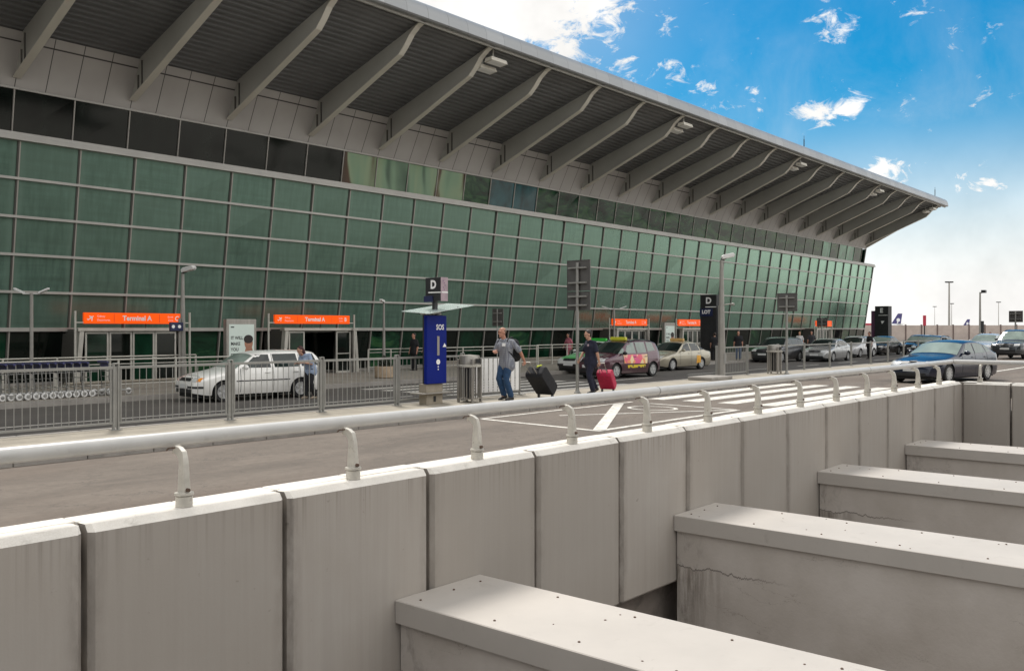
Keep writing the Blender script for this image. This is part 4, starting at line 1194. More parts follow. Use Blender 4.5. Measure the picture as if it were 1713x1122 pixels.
def person(label, loc, rz, P, mats, H=1.78, vox=.011, group=None, sex='m', sleeve=.55, hair='short', hands=True):
    """P: joint positions for a 1.78 m figure, x forwards, y left, z up"""
    r = thing('person', label, 'person', loc, rz, group); k = H/1.78
    V = lambda t: Vector(t)*k
    J = {n: V(p) for n, p in P.items() if isinstance(p, tuple)}
    fm = sex == 'f'
    pel, chest, neck, head = J['pelvis'], J['chest'], J['neck'], J['head']
    hd = Vector(P.get('face', (1,0,0))).normalized(); sdv = Vector((0,0,1)).cross(hd).normalized(); up = hd.cross(sdv)
    R = Matrix((hd, sdv, up)).transposed()
    sv = (J['shL']-J['shR']).normalized(); hv = (J['hipL']-J['hipR']).normalized()
    b = MB()
    def torso(b, g):
        mid = (pel*.5+chest*.5)
        for f in (-.6,0,.6):
            b.cap(pel+hv*f*.115*k, mid+hv*f*.10*k, (.115+g)*k, (.108+g)*k)
            b.cap(mid+hv*f*.10*k, chest+sv*f*.15*k, (.108+g)*k, (.122+g-(.02 if fm else 0))*k)
        for s_ in ('L','R'): b.cap(chest+sv*(.09 if s_ == 'L' else -.09)*k, J['sh'+s_], (.085+g)*k, (.056+g*.8)*k); b.cap(neck-(neck-chest)*.2, J['sh'+s_], (.05+g)*k, (.045+g)*k)
        b.cap(chest, neck-(neck-chest)*.25, (.09+g)*k, (.062+g)*k)
        if fm:
            for s_ in (-1,1): b.ell(chest+sv*s_*.07*k-Vector((0,0,.05))*k+sv.cross(Vector((0,0,1)))*.09*k, (.06+g)*k)
    def arm(b, s_, g, f):
        a, e, w = J['sh'+s_], J['el'+s_], J['wr'+s_]
        if f <= 1:
            t = a+(e-a)*f; b.cap(a, t, (.053+g*.8)*k, (.047+g*1.5)*k)
        else:
            b.chain([a, e, e+(w-e)*(f-1)], [(.056+g)*k, (.045+g)*k, (.038+g)*k])
    def legs(b, g, low=1.0):
        for s_ in ('L','R'):
            h, kn, an = J['hip'+s_], J['kn'+s_], J['an'+s_]
            b.chain([h, h+(kn-h)*.5, kn, kn+(an-kn)*.35, kn+(an-kn)*low], [(.092+g)*k, (.078+g)*k, (.058+g)*k, (.056+g)*k, (.042+g*1.4)*k])
        b.cap(J['hipL'], J['hipR'], (.10+g)*k, (.10+g)*k)
    torso(b, 0); legs(b, 0)
    for s_ in ('L','R'):
        a, e, w = J['sh'+s_], J['el'+s_], J['wr'+s_]
        b.chain([a, a+(e-a)*.5, e, e+(w-e)*.35, w], [.056*k,.05*k,.041*k,.040*k,.027*k])
        if hands: hand(b, w, P.get('hd'+s_, (P['wr'+s_][0]-P['el'+s_][0], P['wr'+s_][1]-P['el'+s_][1], P['wr'+s_][2]-P['el'+s_][2])), P.get('hn'+s_, (0,-1 if s_ == 'L' else 1,0)), (-1 if s_ == 'L' else 1)*1, P.get('curl'+s_, .45), k)
        else: b.cap(w, w+(w-e).normalized()*.12*k, .03*k, .025*k)
        an, fd = J['an'+s_], Vector(P.get('ft'+s_, (1,0,0))).normalized()
        b.cap(an, an+fd*.06*k-Vector((0,0,.05))*k, .042*k, .035*k)
    # neck and head with brow, nose, jaw, ears
    b.cap(neck, head-up*.05*k-hd*.01*k, .058*k, .053*k)
    b.ell(head+up*.025*k-hd*.012*k, (.094*k,.076*k,.096*k), 16, 12, R)
    b.ell(head-up*.045*k+hd*.022*k, (.066*k,.056*k,.075*k), 14, 10, R)
    b.cap(head+hd*.078*k+up*.02*k, head+hd*.102*k-up*.022*k, .011*k, .015*k)
    b.cap(head+hd*.075*k+up*.032*k+sdv*.04*k, head+hd*.075*k+up*.032*k-sdv*.04*k, .014*k, .014*k)
    b.ell(head+hd*.072*k-up*.062*k, (.018*k,.026*k,.010*k), 10, 6, R)
    b.ell(head+hd*.066*k-up*.098*k, (.024*k,.028*k,.020*k), 10, 6, R)
    for s_ in (-1,1): b.ell(head+sdv*s_*.078*k-up*.008*k-hd*.005*k, (.022*k,.010*k,.034*k), 10, 8, R)
    body = remesh(b, 'body', mats['skin'], r, vox if not hands else min(vox,.0075), 2)
    b = MB()
    for s_ in (-1,1): b.ell(head+hd*.080*k+sdv*s_*.031*k+up*.008*k, (.008*k,.014*k,.007*k), 8, 6, R)
    b.build('eye', M['black'], body)
    g = MB()
    if hair == 'bald':
        g.ell(head+up*.022*k-hd*.022*k, (.090*k,.079*k,.083*k), 16, 12, R)
    else:
        g.ell(head+up*.047*k-hd*.034*k, (.098*k,.083*k,.088*k), 16, 12, R)
        g.ell(head-up*.01*k-hd*.045*k, (.065*k,.079*k,.085*k), 14, 10, R)
        if hair == 'long':
            g.chain([head+up*.04*k-hd*.05*k, head-up*.10*k-hd*.075*k, head-up*.2*k-hd*.08*k], [.085*k,.075*k,.05*k])
        if hair == 'bun': g.ell(head+up*.085*k-hd*.075*k, .05*k)
    remesh(g, 'hair', mats['hair'], r, .012, 2)
    b = MB(); torso(b, .016)
    low = pel - Vector((0,0,.13))*k
    for f in (-.6,0,.6): b.cap(low+hv*f*.130*k, pel+hv*f*.120*k, .152*k, .143*k)
    for s_ in ('L','R'): arm(b, s_, .014, sleeve)
    remesh(b, 'shirt', mats['top'], r, vox, 3)
    b = MB(); legs(b, .022, .93); b.cap(J['pelvis']-Vector((0,0,.02))*k, J['pelvis']-Vector((0,0,.10))*k, .115*k, .12*k)
    remesh(b, 'trousers', mats['legs'], r, vox, 3)
    for s_ in ('L','R'):
        an, fd = J['an'+s_], Vector(P.get('ft'+s_, (1,0,0))).normalized(); z = Vector((0,0,.001))
        dn = Vector((0,0,-1)) - fd*Vector((0,0,-1)).dot(fd); dn.normalize()
        b = MB(); heel = an-fd*.035*k+dn*.055*k; toe = an+fd*.16*k+dn*.068*k
        b.cap(heel, an+fd*.06*k+dn*.05*k, .045*k, .046*k); b.cap(an+fd*.06*k+dn*.05*k, toe, .046*k, .032*k); b.cap(an, heel, .05*k, .045*k)
        remesh(b, 'shoe', mats['shoe'], r, .012, 2)
    return r

STAND = dict(pelvis=(0,0,.96), chest=(.0,0,1.30), neck=(.0,0,1.47), head=(.025,0,1.635), hipL=(0,.09,.92), hipR=(0,-.09,.92), knL=(.02,.10,.50), knR=(.02,-.10,.50), anL=(-.02,.10,.09), anR=(-.02,-.10,.09),
    shL=(-.01,.18,1.40), shR=(-.01,-.18,1.40), elL=(-.03,.24,1.14), elR=(-.03,-.24,1.14), wrL=(.05,.25,.89), wrR=(.05,-.25,.89))
def pose(**kw): d = dict(STAND); d.update(kw); return d
# man in a checked shirt striding with a backpack and a suitcase (his left side is towards the viewer)
man1 = pose(pelvis=(0,0,.95), chest=(.05,.0,1.29), neck=(.085,0,1.46), head=(.135,.0,1.62), face=(.97,-.12,-.08),
    hipL=(0,.09,.91), hipR=(.02,-.09,.91), knL=(.09,.09,.50), anL=(-.06,.10,.09), knR=(.16,-.09,.52), anR=(.0,-.10,.12), ftL=(1,.05,0), ftR=(1,-.05,-.25),
    shL=(-.02,.185,1.395), shR=(.11,-.17,1.40), elL=(-.20,.27,1.16), wrL=(-.34,.25,.95), elR=(.17,-.23,1.14), wrR=(.36,-.04,1.17),
    hdL=(-.35,-.05,-1), hnL=(.3,-1,0), curlL=1.2, hdR=(.4,.9,.05), hnR=(-.6,.2,-.6), curlR=.9)
CH = checkshirt()
MAN1 = (16.75,14.42,0); MR = radians(168)
person('man in a grey checked shirt and blue jeans, walking with a black suitcase', MAN1, MR, man1, dict(skin=SK1, hair=HAIRG, top=CH, legs=JEANS, shoe=SHOE), 1.80, hair='bald', sleeve=.85)
def rel(base, rz, p):
    c, s = cos(rz), sin(rz); return (base[0]+c*p[0]-s*p[1], base[1]+s*p[0]+c*p[1], base[2]+p[2])
bp = thing('backpack', 'black backpack on the shoulders of the man in the checked shirt', 'backpack', MAN1, MR)
b = MB(); b.cap((-.19,-.06,1.36), (-.23,-.06,1.06), .12, .14); b.cap((-.19,.06,1.36), (-.23,.06,1.06), .12, .14); b.cap((-.30,0,1.10),(-.30,0,1.2),.08,.08)
remesh(b, 'bag', BLKC, bp, .015, 4)
for sg in (1,-1):
    b = MB(); b.X = None
    pts = [(-.12,.10*sg,1.46),(-.02+(-.05 if sg > 0 else .06),.115*sg,1.525),(.10+(-.05 if sg > 0 else .03),.12*sg,1.47),(.155+(-.05 if sg > 0 else .03),.13*sg,1.34),(.10+(-.03 if sg > 0 else 0),.165*sg,1.18),(-.08,.19*sg,1.04),(-.2,.14*sg,1.0)]
    b.tube(pts, .022, 8); b.build('strap', BLKC, bp, 60)
badge = thing('name_badge', 'small white badge on the chest of the checked shirt', 'badge', MAN1, MR)
b = MB(); b.X = Matrix.Translation((.165,.10,1.345)) @ Matrix.Rotation(radians(20),4,'Z') @ Matrix.Rotation(radians(-8),4,'Y'); b.box(-.006,.006,-.045,.045,-.04,.04); b.build('card', M['white'], badge)

def suitcase(label, base, head, hand_pt, L, W, T, m, extras=None):
    """trolley case leaning from its wheels towards the hand that pulls it"""
    d = Vector(hand_pt)-Vector(base); hor = Vector((d.x,d.y,0)); rz = atan2(hor.y, hor.x); tilt = atan2(d.z, hor.length)
    r = thing('suitcase', label, 'suitcase', base, rz)
    X = Matrix.Rotation(-tilt, 4, 'Y')
    b = MB(); b.X = X; e = .06
    pr = [(.05+e,-T/2),(L-e,-T/2),(L,-T/2+e),(L,T/2-e),(L-e,T/2),(.05+e,T/2),(.05,T/2-e),(.05,-T/2+e)]
    b.prism([(x, z+T/2) for x, z in pr], 'y', -W/2, W/2)
    o = b.build('case', m, r, bevel=.03)
    b = MB(); b.X = X
    b.box(L*.25, L*.85, -W*.36, W*.36, T, T+.035); b.build('front_pocket', m, r, bevel=.02)
    b = MB(); b.X = X
    for s_ in (-1,1): b.tube([(L-.02,s_*.10,T*.2),(d.length-.02,s_*.10,T*.2)], .011, 8)
    b.tube([(d.length-.02,-.11,T*.2),(d.length-.02,.11,T*.2)], .017, 8); b.build('pull_handle', M['steel'], r, 60)
    for s_ in (-1,1):
        b = MB(); b.lathe([(.01,-.02),(.045,-.018),(.045,.018),(.01,.02)], 16, (.03,s_*(W/2-.05),.045), 'y'); b.build('wheel', M['plastic'], r, 40)
    b = MB(); b.X = X; b.tube([(L,-.08,T*.6),(L+.04,-.07,T*.6),(L+.04,.07,T*.6),(L,.08,T*.6)], .012, 8); b.build('carry_handle', M['plastic'], r, 60)
    return r, X
h1 = rel(MAN1, MR, (-.385,.245,.865))
c1, X = suitcase('large black suitcase pulled by the man in the checked shirt', (18.02,14.20,0), 0, h1, .86, .50, .34, BLKC)
b = MB(); b.X = X; b.tube([(.86,.02,.24),(.90,.05,.26),(.82,.09,.37)], .02, 6); b.tube([(.86,.02,.24),(.80,-.03,.36)], .02, 6); b.build('ribbon', mat('lime_ribbon', (.45,.50,.04), .7, var=.2, scale=20), c1, 60)
# man in navy clothes with a red suitcase
man2 = pose(chest=(.0,0,1.29), neck=(.035,0,1.465), head=(.085,0,1.625), face=(.96,-.12,-.28), knL=(.10,.09,.51), anL=(-.02,.10,.09), knR=(-.02,-.09,.50), anR=(-.24,-.10,.14), ftR=(1,0,-.5),
    elL=(-.05,.26,1.13), wrL=(-.12,.26,.88), hdL=(-.15,0,-1), hnL=(.3,-1,0), curlL=1.2, elR=(.06,-.25,1.14), wrR=(.22,-.2,.95), pelvis=(-.01,0,.95))
MAN2 = (19.93,14.2,0); MR2 = radians(158)
man = person('man in navy polo shirt and dark trousers looking down, pulling a red suitcase', MAN2, MR2, man2, dict(skin=SK2, hair=HAIRD, top=NAVY, legs=NAVY, shoe=SHOE), 1.72, sleeve=.8)
b = MB(); b.X = Matrix.Translation((.125,.085,1.285)) @ Matrix.Rotation(radians(15),4,'Z'); b.ell((0,0,0),(.012,.035,.035),10,6); b.build('shirt_emblem', M['pinkside'], man, 60)
h2 = rel(MAN2, MR2, (-.135,.255,.79))
red = mat('crimson_fabric', (.42,.008,.05), .7, var=.2, scale=12)
c2, X = suitcase('crimson red suitcase pulled by the man in navy', (20.62,14.10,0), 0, h2, .66, .42, .26, red)
b = MB(); b.X = X; b.prism([(.16,-.20),(.30,-.16),(.12,-.02),(.10,.10),(.05,.10)], 'z', .262, .27); b.build('case_print', mat('orange_print', (.70,.30,.05), .6, var=.2, scale=10), c2)
b = MB(); b.X = X; b.prism([(.10,.04),(.34,.12),(.34,.17),(.10,.10)], 'z', .264, .272); b.build('case_stripe', M['white'], c2)
# woman leaning at the white car
w1 = pose(pelvis=(-.08,0,.95), chest=(.12,0,1.23), neck=(.24,.0,1.36), head=(.34,0,1.49), face=(.9,-.1,-.45), hipL=(-.06,.09,.91), hipR=(-.06,-.09,.91),
    knL=(.0,.10,.49), knR=(.03,-.10,.50), anL=(-.16,.12,.09), anR=(.02,-.10,.09), shL=(.12,.165,1.34), shR=(.14,-.165,1.34), elL=(.10,.25,1.08), wrL=(.31,.14,1.12), elR=(.16,-.24,1.08), wrR=(.34,-.12,1.10),
    hdL=(.9,-.4,.1), hnL=(0,-.5,-.8), hdR=(.9,.3,.1), hnR=(0,.5,-.8))
person('woman in a light blue shirt and black trousers leaning towards the white estate car', (16.55,21.95,ZR), radians(180+4), w1, dict(skin=SK2, hair=mat('auburn_hair', (.05,.013,.012), .6, var=.3, scale=40), top=mat('pale_blue_cloth', (.27,.33,.44), .85, var=.15, scale=14), legs=BLKC, shoe=mat('tan_shoe', (.25,.20,.15), .6, var=.2, scale=20)), 1.70, sex='f', hair='long', sleeve=.8)
# small figures further off
walk = pose(knL=(.14,.09,.51), anL=(.10,.10,.09), knR=(-.02,-.09,.50), anR=(-.22,-.10,.13), ftR=(1,0,-.5), elL=(-.12,.24,1.15), wrL=(-.10,.25,.90), elR=(.08,-.24,1.15), wrR=(.20,-.22,.95))
cl = lambda n, c: mat(n, c, .85, var=.2, scale=12)
far = [('woman in a pink top walking behind the pale railing', 41.9,31.4,-.2, 160, walk, SK1, HAIRD, cl('pink_cloth',(.42,.12,.16)), cl('rose_trousers',(.30,.12,.13)), 'f','long',1.68),
 ('man in a dark jacket and blue jeans standing near the D pillar', 51.5,25.6,-.2, 200, STAND, SK1, HAIRD, BLKC, JEANS, 'm','short',1.80),
 ('person in a dark red top standing beside the man in jeans', 50.9,26.6,-.2, 160, STAND, SK2, cl('brown_hair',(.06,.03,.02)), cl('maroon_cloth',(.10,.02,.02)), BLKC, 'f','long',1.70),
 ('person in black at the left of the group near the D pillar', 49.6,26.2,-.2, 30, STAND, SK2, HAIRD, BLKC, BLKC, 'm','short',1.72),
 ('man dressed in black standing beside the pale hatchback', 62.6,21.5,ZR, 150, STAND, SK1, HAIRD, BLKC, BLKC, 'm','short',1.86),
 ('person in a white top seen above the roof of the silver saloon', 62.6,26.4,-.2, 190, walk, SK1, cl('fair_hair',(.25,.16,.07)), cl('white_cloth',(.55,.54,.52)), JEANS, 'f','long',1.72),
 ('person in dark clothes seen behind the roof of the silver saloon', 64.5,26.3,-.2, 190, walk, SK1, HAIRD, cl('charcoal_cloth',(.04,.04,.045)), BLKC, 'm','short',1.76),
 ('man in dark clothes seen above the roof of the dark blue saloon', 84.5,19.0,ZR, 180, STAND, SK1, HAIRD, BLKC, BLKC, 'm','short',1.78),
 ('person in dark clothes just left of the man behind the blue saloon', 86.5,20.4,ZR, 180, STAND, SK1, HAIRD, cl('dark_green_cloth',(.02,.04,.03)), BLKC, 'm','short',1.62),
 ('person in a dark coat at the entrance behind the SOS column', 29.0,30.6,-.2, 180, STAND, SK1, HAIRD, BLKC, BLKC, 'm','short',1.74),
 ('person in a brown top near the doors beside the SOS column', 30.2,30.9,-.2, 160, walk, SK2, cl('chestnut_hair',(.08,.03,.015)), cl('brown_cloth',(.12,.06,.05)), JEANS, 'f','long',1.68),
 ('person in a black coat standing at the doors left of the dark D pillar', 56.6,30.2,-.2, 180, STAND, SK1, HAIRD, BLKC, BLKC, 'm','short',1.75)]
for lb, x, y, z, a, ps, sk, hr_, tp, lg, sx_, ha, H in far:
    person(lb, (x,y,z), radians(a), ps, dict(skin=sk, hair=hr_, top=tp, legs=lg, shoe=SHOE), H, .02, None, sx_, .9, ha, False)
# ------------------------------------------------------------------ street furniture
def fence_run(label, xs, y, z0, h, infill, end_infill=True, rail2=False):
    r = thing('railing_fence', label, 'fence', (xs[0], y, z0))
    for x in xs:
        X = x-xs[0]; b = MB()
        b.box(X-.055, X-.025, -.03, .03, 0, h+.01); b.box(X+.025, X+.055, -.03, .03, 0, h+.01)
        b.box(X-.025, X+.025, -.012, .012, .06, h-.03)
        b.box(X-.09, X+.09, -.075, .075, 0, .012)
        b.box(X-.05, X+.05, -.032, .032, h+.01, h+.025)
        b.build('post', M['fence'], r, bevel=.004)
    for i in range(len(xs)-1):
        a, c = xs[i]-xs[0]+.056, xs[i+1]-xs[0]-.056
        b = MB()
        b.box(a, c, -.022, .022, h-.075, h-.03)
        if infill > i:
            b.box(a, c, -.018, .018, .10, .135)
            n = max(2, int(round((c-a)/.125)))
            for k in range(1, n):
                x = a+(c-a)*k/n; b.tube([(x,0,.135),(x,0,h-.075)], .0075, 6, False)
            b.box(a+.02, a+.045, -.012, .012, .135, h-.075); b.box(c-.045, c-.02, -.012, .012, .135, h-.075)
        b.build('panel', M['fence'], r)
    return r
fence_run('long grey barred railing along the island in front of the white estate car', [.95,3.1,5.3,7.48,9.70,11.85,13.95,16.1], 15.28, 0, 1.12, 99)
fence_run('grey railing along the island to the right of the tall lamp post', [29.3,31.7,34.4,37.0,39.8,42.4,45.0,47.5,50,52.5,55], 15.4, 0, 1.10, 1)
# white slatted barrier
r = thing('barrier', 'white slatted barrier panel standing behind the man in the checked shirt', 'barrier', (16.35,15.34,0))
b = MB(); b.box(0,2.0,-.02,.02,.97,1.01); b.box(0,2.0,-.02,.02,.10,.14); b.box(0,.04,-.02,.02,0,1.01); b.box(1.96,2.0,-.02,.02,0,1.01)
b.box(-.05,.10,-.16,.16,0,.02); b.box(1.9,2.05,-.16,.16,0,.02); b.build('frame', M['fence'], r)
for k in range(11):
    b = MB(); x = .07+k*.172; b.box(x, x+.135, -.028, -.012, .13, .975); b.build('slat', M['white'], r, bevel=.006)
# litter bins
def bin_(label, loc, rz):
    r = thing('litter_bin', label, 'bin', loc, rz, 'steel litter bins on the island')
    for i in range(4):
        a = pi/4+i*pi/2; b = MB(); x, y = .27*cos(a), .27*sin(a)
        b.box(x-.025, x+.025, y-.025, y+.025, 0, 1.02); b.build('leg', M['steel'], r, bevel=.004)
    b = MB()
    for i in range(4):
        for k in range(4):
            t = -.135+k*.09; x, y = ((t,.2),(t,-.2),(.2,t),(-.2,t))[i]
            b.box(x-.009, x+.009, y-.009, y+.009, .09, .84)
    b.box(-.22,.22,-.22,.22,.08,.10); b.build('cage', M['steel'], r)
    b = MB(); b.lathe([(.09,.11),(.11,.12),(.115,.80),(.10,.80),(.09,.13)], 20); b.build('liner', M['dkgrey'], r, 40)
    b = MB(); b.lathe([(.27,.83),(.305,.835),(.305,.885),(.27,.89)], 28); b.build('collar', M['lightrail'], r, 40)
    b = MB(); b.lathe([(.24,.89),(.245,1.08),(.23,1.10),(.02,1.12)], 24)
    b.build('hood', M['steel'], r, 40)
    b = MB(); b.add([(-.11,-.243,.92),(.11,-.243,.92),(.11,-.243,1.03),(-.11,-.243,1.03)], [(0,1,2,3)]); b.build('opening', M['black'], r)
    return r
bin_('steel cage litter bin between the blue SOS column and the white barrier', (15.75,14.72,0), .2)
bin_('steel cage litter bin far along the island, right of the tall lamp post', (33.2,15.0,0), .1)

# SOS column with a letter box sign and a tilted glass canopy
r = thing('sos_column', 'blue SOS help column with a letter D box on top and a glass canopy', 'help point', (14.5,14.97,0))
W = lambda y0: (lambda x, z: (x, y0, z))
b = MB(); b.box(-.02,.50,-.10,.14,0,.47); b.build('base', M['stone'], r, bevel=.01)
b = MB(); b.box(-.26,.74,-.20,.20,.245,.275); b.build('shelf', M['steel'], r, bevel=.008)
b = MB(); b.add([(.20,-.104,.06),(.28,-.104,.06),(.28,-.104,.19),(.20,-.104,.19)], [(0,1,2,3)]); b.build('base_hatch', M['dkgrey'], r)
b = MB(); b.box(-.06,.575,-.155,-.06,.475,2.03); b.build('blue_panel', M['blue'], r, bevel=.01)
b = MB(); b.box(-.05,.56,-.058,.0,.475,2.05); b.build('back_panel', M['dkgrey'], r, bevel=.01)
b = MB()
text(b, 'SOS', .17, lambda x, y: (.36+x, -.159, 1.76+y), squeeze=.85, bold=.004)
b.lathe([(.001,-.159),(.062,-.1585)], 20, (.30,0,.97), 'y')
b.add([(.44,-.159,1.31),(.56,-.159,1.31),(.55,-.159,1.345),(.50,-.159,1.40),(.47,-.159,1.345)], [(0,1,2,3,4)])
for zz in (.86,.80): b.lathe([(.001,-.159),(.018,-.1585)], 10, (.30,0,zz), 'y')
b.build('lettering', M['white'], r)
b = MB(); b.box(.265,.335,-.163,-.15,1.12,1.56); b.build('speaker_strip', M['steel'], r)
b = MB(); b.box(-.02,.50,-.06,.10,2.05,2.14); b.build('canopy_bracket', M['lightrail'], r, bevel=.01)
b = MB()
b.hexa([(-.30,-.45,2.06),(1.20,-.45,2.27),(1.20,.42,2.33),(-.30,.42,2.12),(-.30,-.45,2.072),(1.20,-.45,2.282),(1.20,.42,2.342),(-.30,.42,2.132)])
b.build('glass_canopy', M['canopy'], r)
b = MB()
for y in (-.3,.25): b.tube([(.2,y*.3,2.05),(-.1,y,2.10)], .012, 6); b.tube([(.25,y*.3,2.05),(.8,y,2.22)], .012, 6)
for p in ((-.1,-.3,2.09),(.8,-.3,2.215)): b.ell(p,.03,10,6)
b.build('canopy_arm', M['plastic'], r)
b = MB(); b.box(.24,.34,-.10,-.02,2.14,2.40); b.build('stem', M['plastic'], r)
b = MB(); b.box(.18,.40,-.36,.14,2.36,2.90); b.build('letter_box', M['dkgrey'], r, bevel=.008)
b = MB(); b.box(.178,.403,-.3635,-.361,2.36,2.90); b.build('side_panel', M['pinkside'], r)
f = MB(); b = MB()
text(b, 'D', .26, lambda x, y: (.1765, -.12-x, 2.73+y), squeeze=.95, bold=.012)
b.box(.176,.179,-.36,.04,2.545,2.57); b.box(.20,.403,-.3665,-.3642,2.545,2.575); b.build('letter', M['white'], r)
b = MB(); b.box(.145,.177,-.12,.16,2.34,2.48); b.build('destination_plate', M['navysign'], r, bevel=.004)
b = MB()
text(b, 'D', .10, lambda x, y: (0.10+x, -.2645, 2.70+y)) if False else None
for k in range(5): b.add([(.23+.03*(k % 3),-.3644,2.82-.05*k),(.26+.03*(k % 3),-.3644,2.84-.05*k),(.27+.03*(k % 3),-.3644,2.80-.05*k)], [(0,1,2)])
b.build('side_marks', mat('violet_marks', (.12,.06,.16), .5, var=.1, scale=9), r)

# tall dark pillar with the letter D and the airline name
r = thing('sign_pillar', 'dark sign pillar with a letter D beside the tall lamp post', 'sign pillar', (50.3,27.0,-.2))
b = MB(); b.box(0,.35,-.55,.55,0,4.0); b.build('pillar', M['dkgrey'], r, bevel=.01)
b = MB(); b.box(.02,.30,-.75,-.66,0,3.3); b.build('frame_post', M['lightrail'], r)
b = MB(); b.box(-.05,-.003,-.30,.56,2.68,3.15); b.build('airline_plate', M['navysign'], r)
b = MB(); text(b, 'D', .52, lambda x, y: (-.006, -.02-x, 3.62+y), bold=.02); text(b, 'LOT', .30, lambda x, y: (-.055, .12-x, 2.93+y), bold=.014)
b.box(-.006,-.003,-.54,.2,3.22,3.27); b.build('lettering', M['white'], r)
# poster light boxes
def poster(label, loc):
    r = thing('poster_box', label, 'poster box', loc, 0, 'lit poster boxes by the entrances')
    b = MB(); b.box(-.56,.56,-.09,.09,.0,.25); b.box(-.60,.60,-.10,.10,.25,2.26); b.build('casing', M['steel'], r, bevel=.02)
    b = MB(); b.add([(-.50,-.1035,.38),(.50,-.1035,.38),(.50,-.1035,2.08),(-.50,-.1035,2.08)], [(0,1,2,3)])
    p = b.build('poster', mat('poster_paper', (.58,.66,.60), .35, var=.04, scale=2), r)
    b = MB()
    for i, s in enumerate(('IT WILL','MAKE','YOU')): text(b, s, .155, (lambda z: (lambda x, y: (-.43+x, -.107, z+y)))(1.60-i*.20), 'LEFT', .92, .004)
    text(b, 'SPEECHLESS', .155, lambda x, y: (-.43+x, -.107, 1.00+y), 'LEFT', .82, .004)
    b.add([(-.43,-.107,1.96),(-.30,-.107,1.96),(-.30,-.107,2.0),(-.43,-.107,2.0)], [(0,1,2,3)])
    b.build('poster_lettering', M['dkgrey'], p)
    b = MB()
    b.add([(.28+.17*cos(a), -.106, 1.43+.24*sin(a)) for a in [2*pi*k/20 for k in range(20)]], [tuple(range(20))])
    b.add([(.12,-.1055,1.13),(.46,-.1055,1.13),(.40,-.1055,1.30),(.18,-.1055,1.30)], [(0,1,2,3)])
    b.build('poster_portrait', mat('poster_skin', (.32,.15,.09), .5, var=.3, scale=9), p)
    b = MB(); b.add([(.27+.19*cos(a), -.1065, 1.56+.15*sin(a)) for a in [2*pi*k/20 for k in range(20)]], [tuple(range(20))]); b.build('poster_hair', HAIRD, p)
    return r
poster('tall lit poster with a portrait and black lettering behind the white estate car', (18.1,27.9,-.2))
poster('distant narrow lit poster between two orange signs', (46.6,27.6,-.2))
# lamp posts
def tall_lamp(label, loc, h, r0, r1, head_dir, sc=1.0):
    r = thing('lamp_post', label, 'lamp post', loc, 0, 'street lamps')
    b = MB(); b.lathe([(r0*1.9,0),(r0*1.9,.02),(r0*1.02,.022),(r0,.05),(r0*.96,h*.3),(r1,h)], 18); b.build('pole', M['lamp'], r, 40)
    b = MB(); d = Vector((*head_dir,0)).normalized(); p = Vector((0,0,h))
    b.tube([p, p+Vector((0,0,.06))+d*.04*sc, p+d*.12*sc+Vector((0,0,.08))], r1*.8, 8); b.build('bracket', M['dkgrey'], r, 60)
    b = MB(); c = p+d*.19*sc+Vector((0,0,.12*sc)); n = Vector((0,0,1)).cross(d)
    X = Matrix((d, n, Vector((0,0,1)))).transposed().to_4x4(); X.translation = c
    b.X = X @ Matrix.Rotation(radians(-14),4,'Y'); b.prism([(-.20*sc,-.05*sc),(.16*sc,-.065*sc),(.21*sc,-.02*sc),(.18*sc,.06*sc),(-.12*sc,.075*sc),(-.20*sc,.04*sc)], 'y', -.085*sc, .085*sc)
    b.build('lamp_head', M['lamphead'], r, bevel=.02*sc)
    return r
r = tall_lamp('tall grey tapering lamp post standing on the island left of the zebra crossing', (29.0,15.05,0), 4.12, .125, .06, (.65,-.76), 1.15)
b = MB(); b.box(-.05,.10,-.135,-.115,.5,.85); b.build('hatch', M['galv'], r)
b = MB(); b.tube([(0,-.05,2.55),(.2,-.3,2.60)], .02, 6); b.ell((.22,-.32,2.58),(.06,.06,.05)); b.build('camera_arm', M['lamp'], r, 60)
tall_lamp('slim lamp post with a white head beside the large Terminal A sign', (16.9,29.6,-.2), 3.86, .11, .055, (.3,-.8), 1.3)
tall_lamp('thin lamp post in front of the doors left of the SOS column', (26.9,30.3,-.2), 3.05, .07, .04, (-.8,-.3), .8)
def twin(label, loc, h, sp):
    r = thing('lamp_post', label, 'lamp post', loc, 0, 'street lamps')
    b = MB(); b.lathe([(.10,0),(.10,.02),(.055,.03),(.05,h)], 14); b.build('pole', M['lamp'], r, 40)
    for s_ in (-1,1):
        b = MB(); d = Vector((.65,-.76,0))*s_; n = Vector((.76,.65,0)); c = Vector((0,0,h-.02))
        b.tube([c, c+d*sp*.5], .022, 6); e = c+d*sp*.45; g = c+d*sp
        P = [e-n*.08, e+n*.08, g+n*.06+Vector((0,0,.13)), g-n*.06+Vector((0,0,.13))]
        b.hexa([p-Vector((0,0,.0)) for p in P]+[p+Vector((0,0,.06)) for p in P]); b.build('lamp_arm', M['lamphead'], r, bevel=.01)
    return r
twin('T-shaped twin lamp in front of the glass at the far left', (11.55,28.9,-.2), 3.0, .52)
twin('T-shaped twin lamp behind the man in navy', (43.3,29.2,-.2), 3.05, .7)
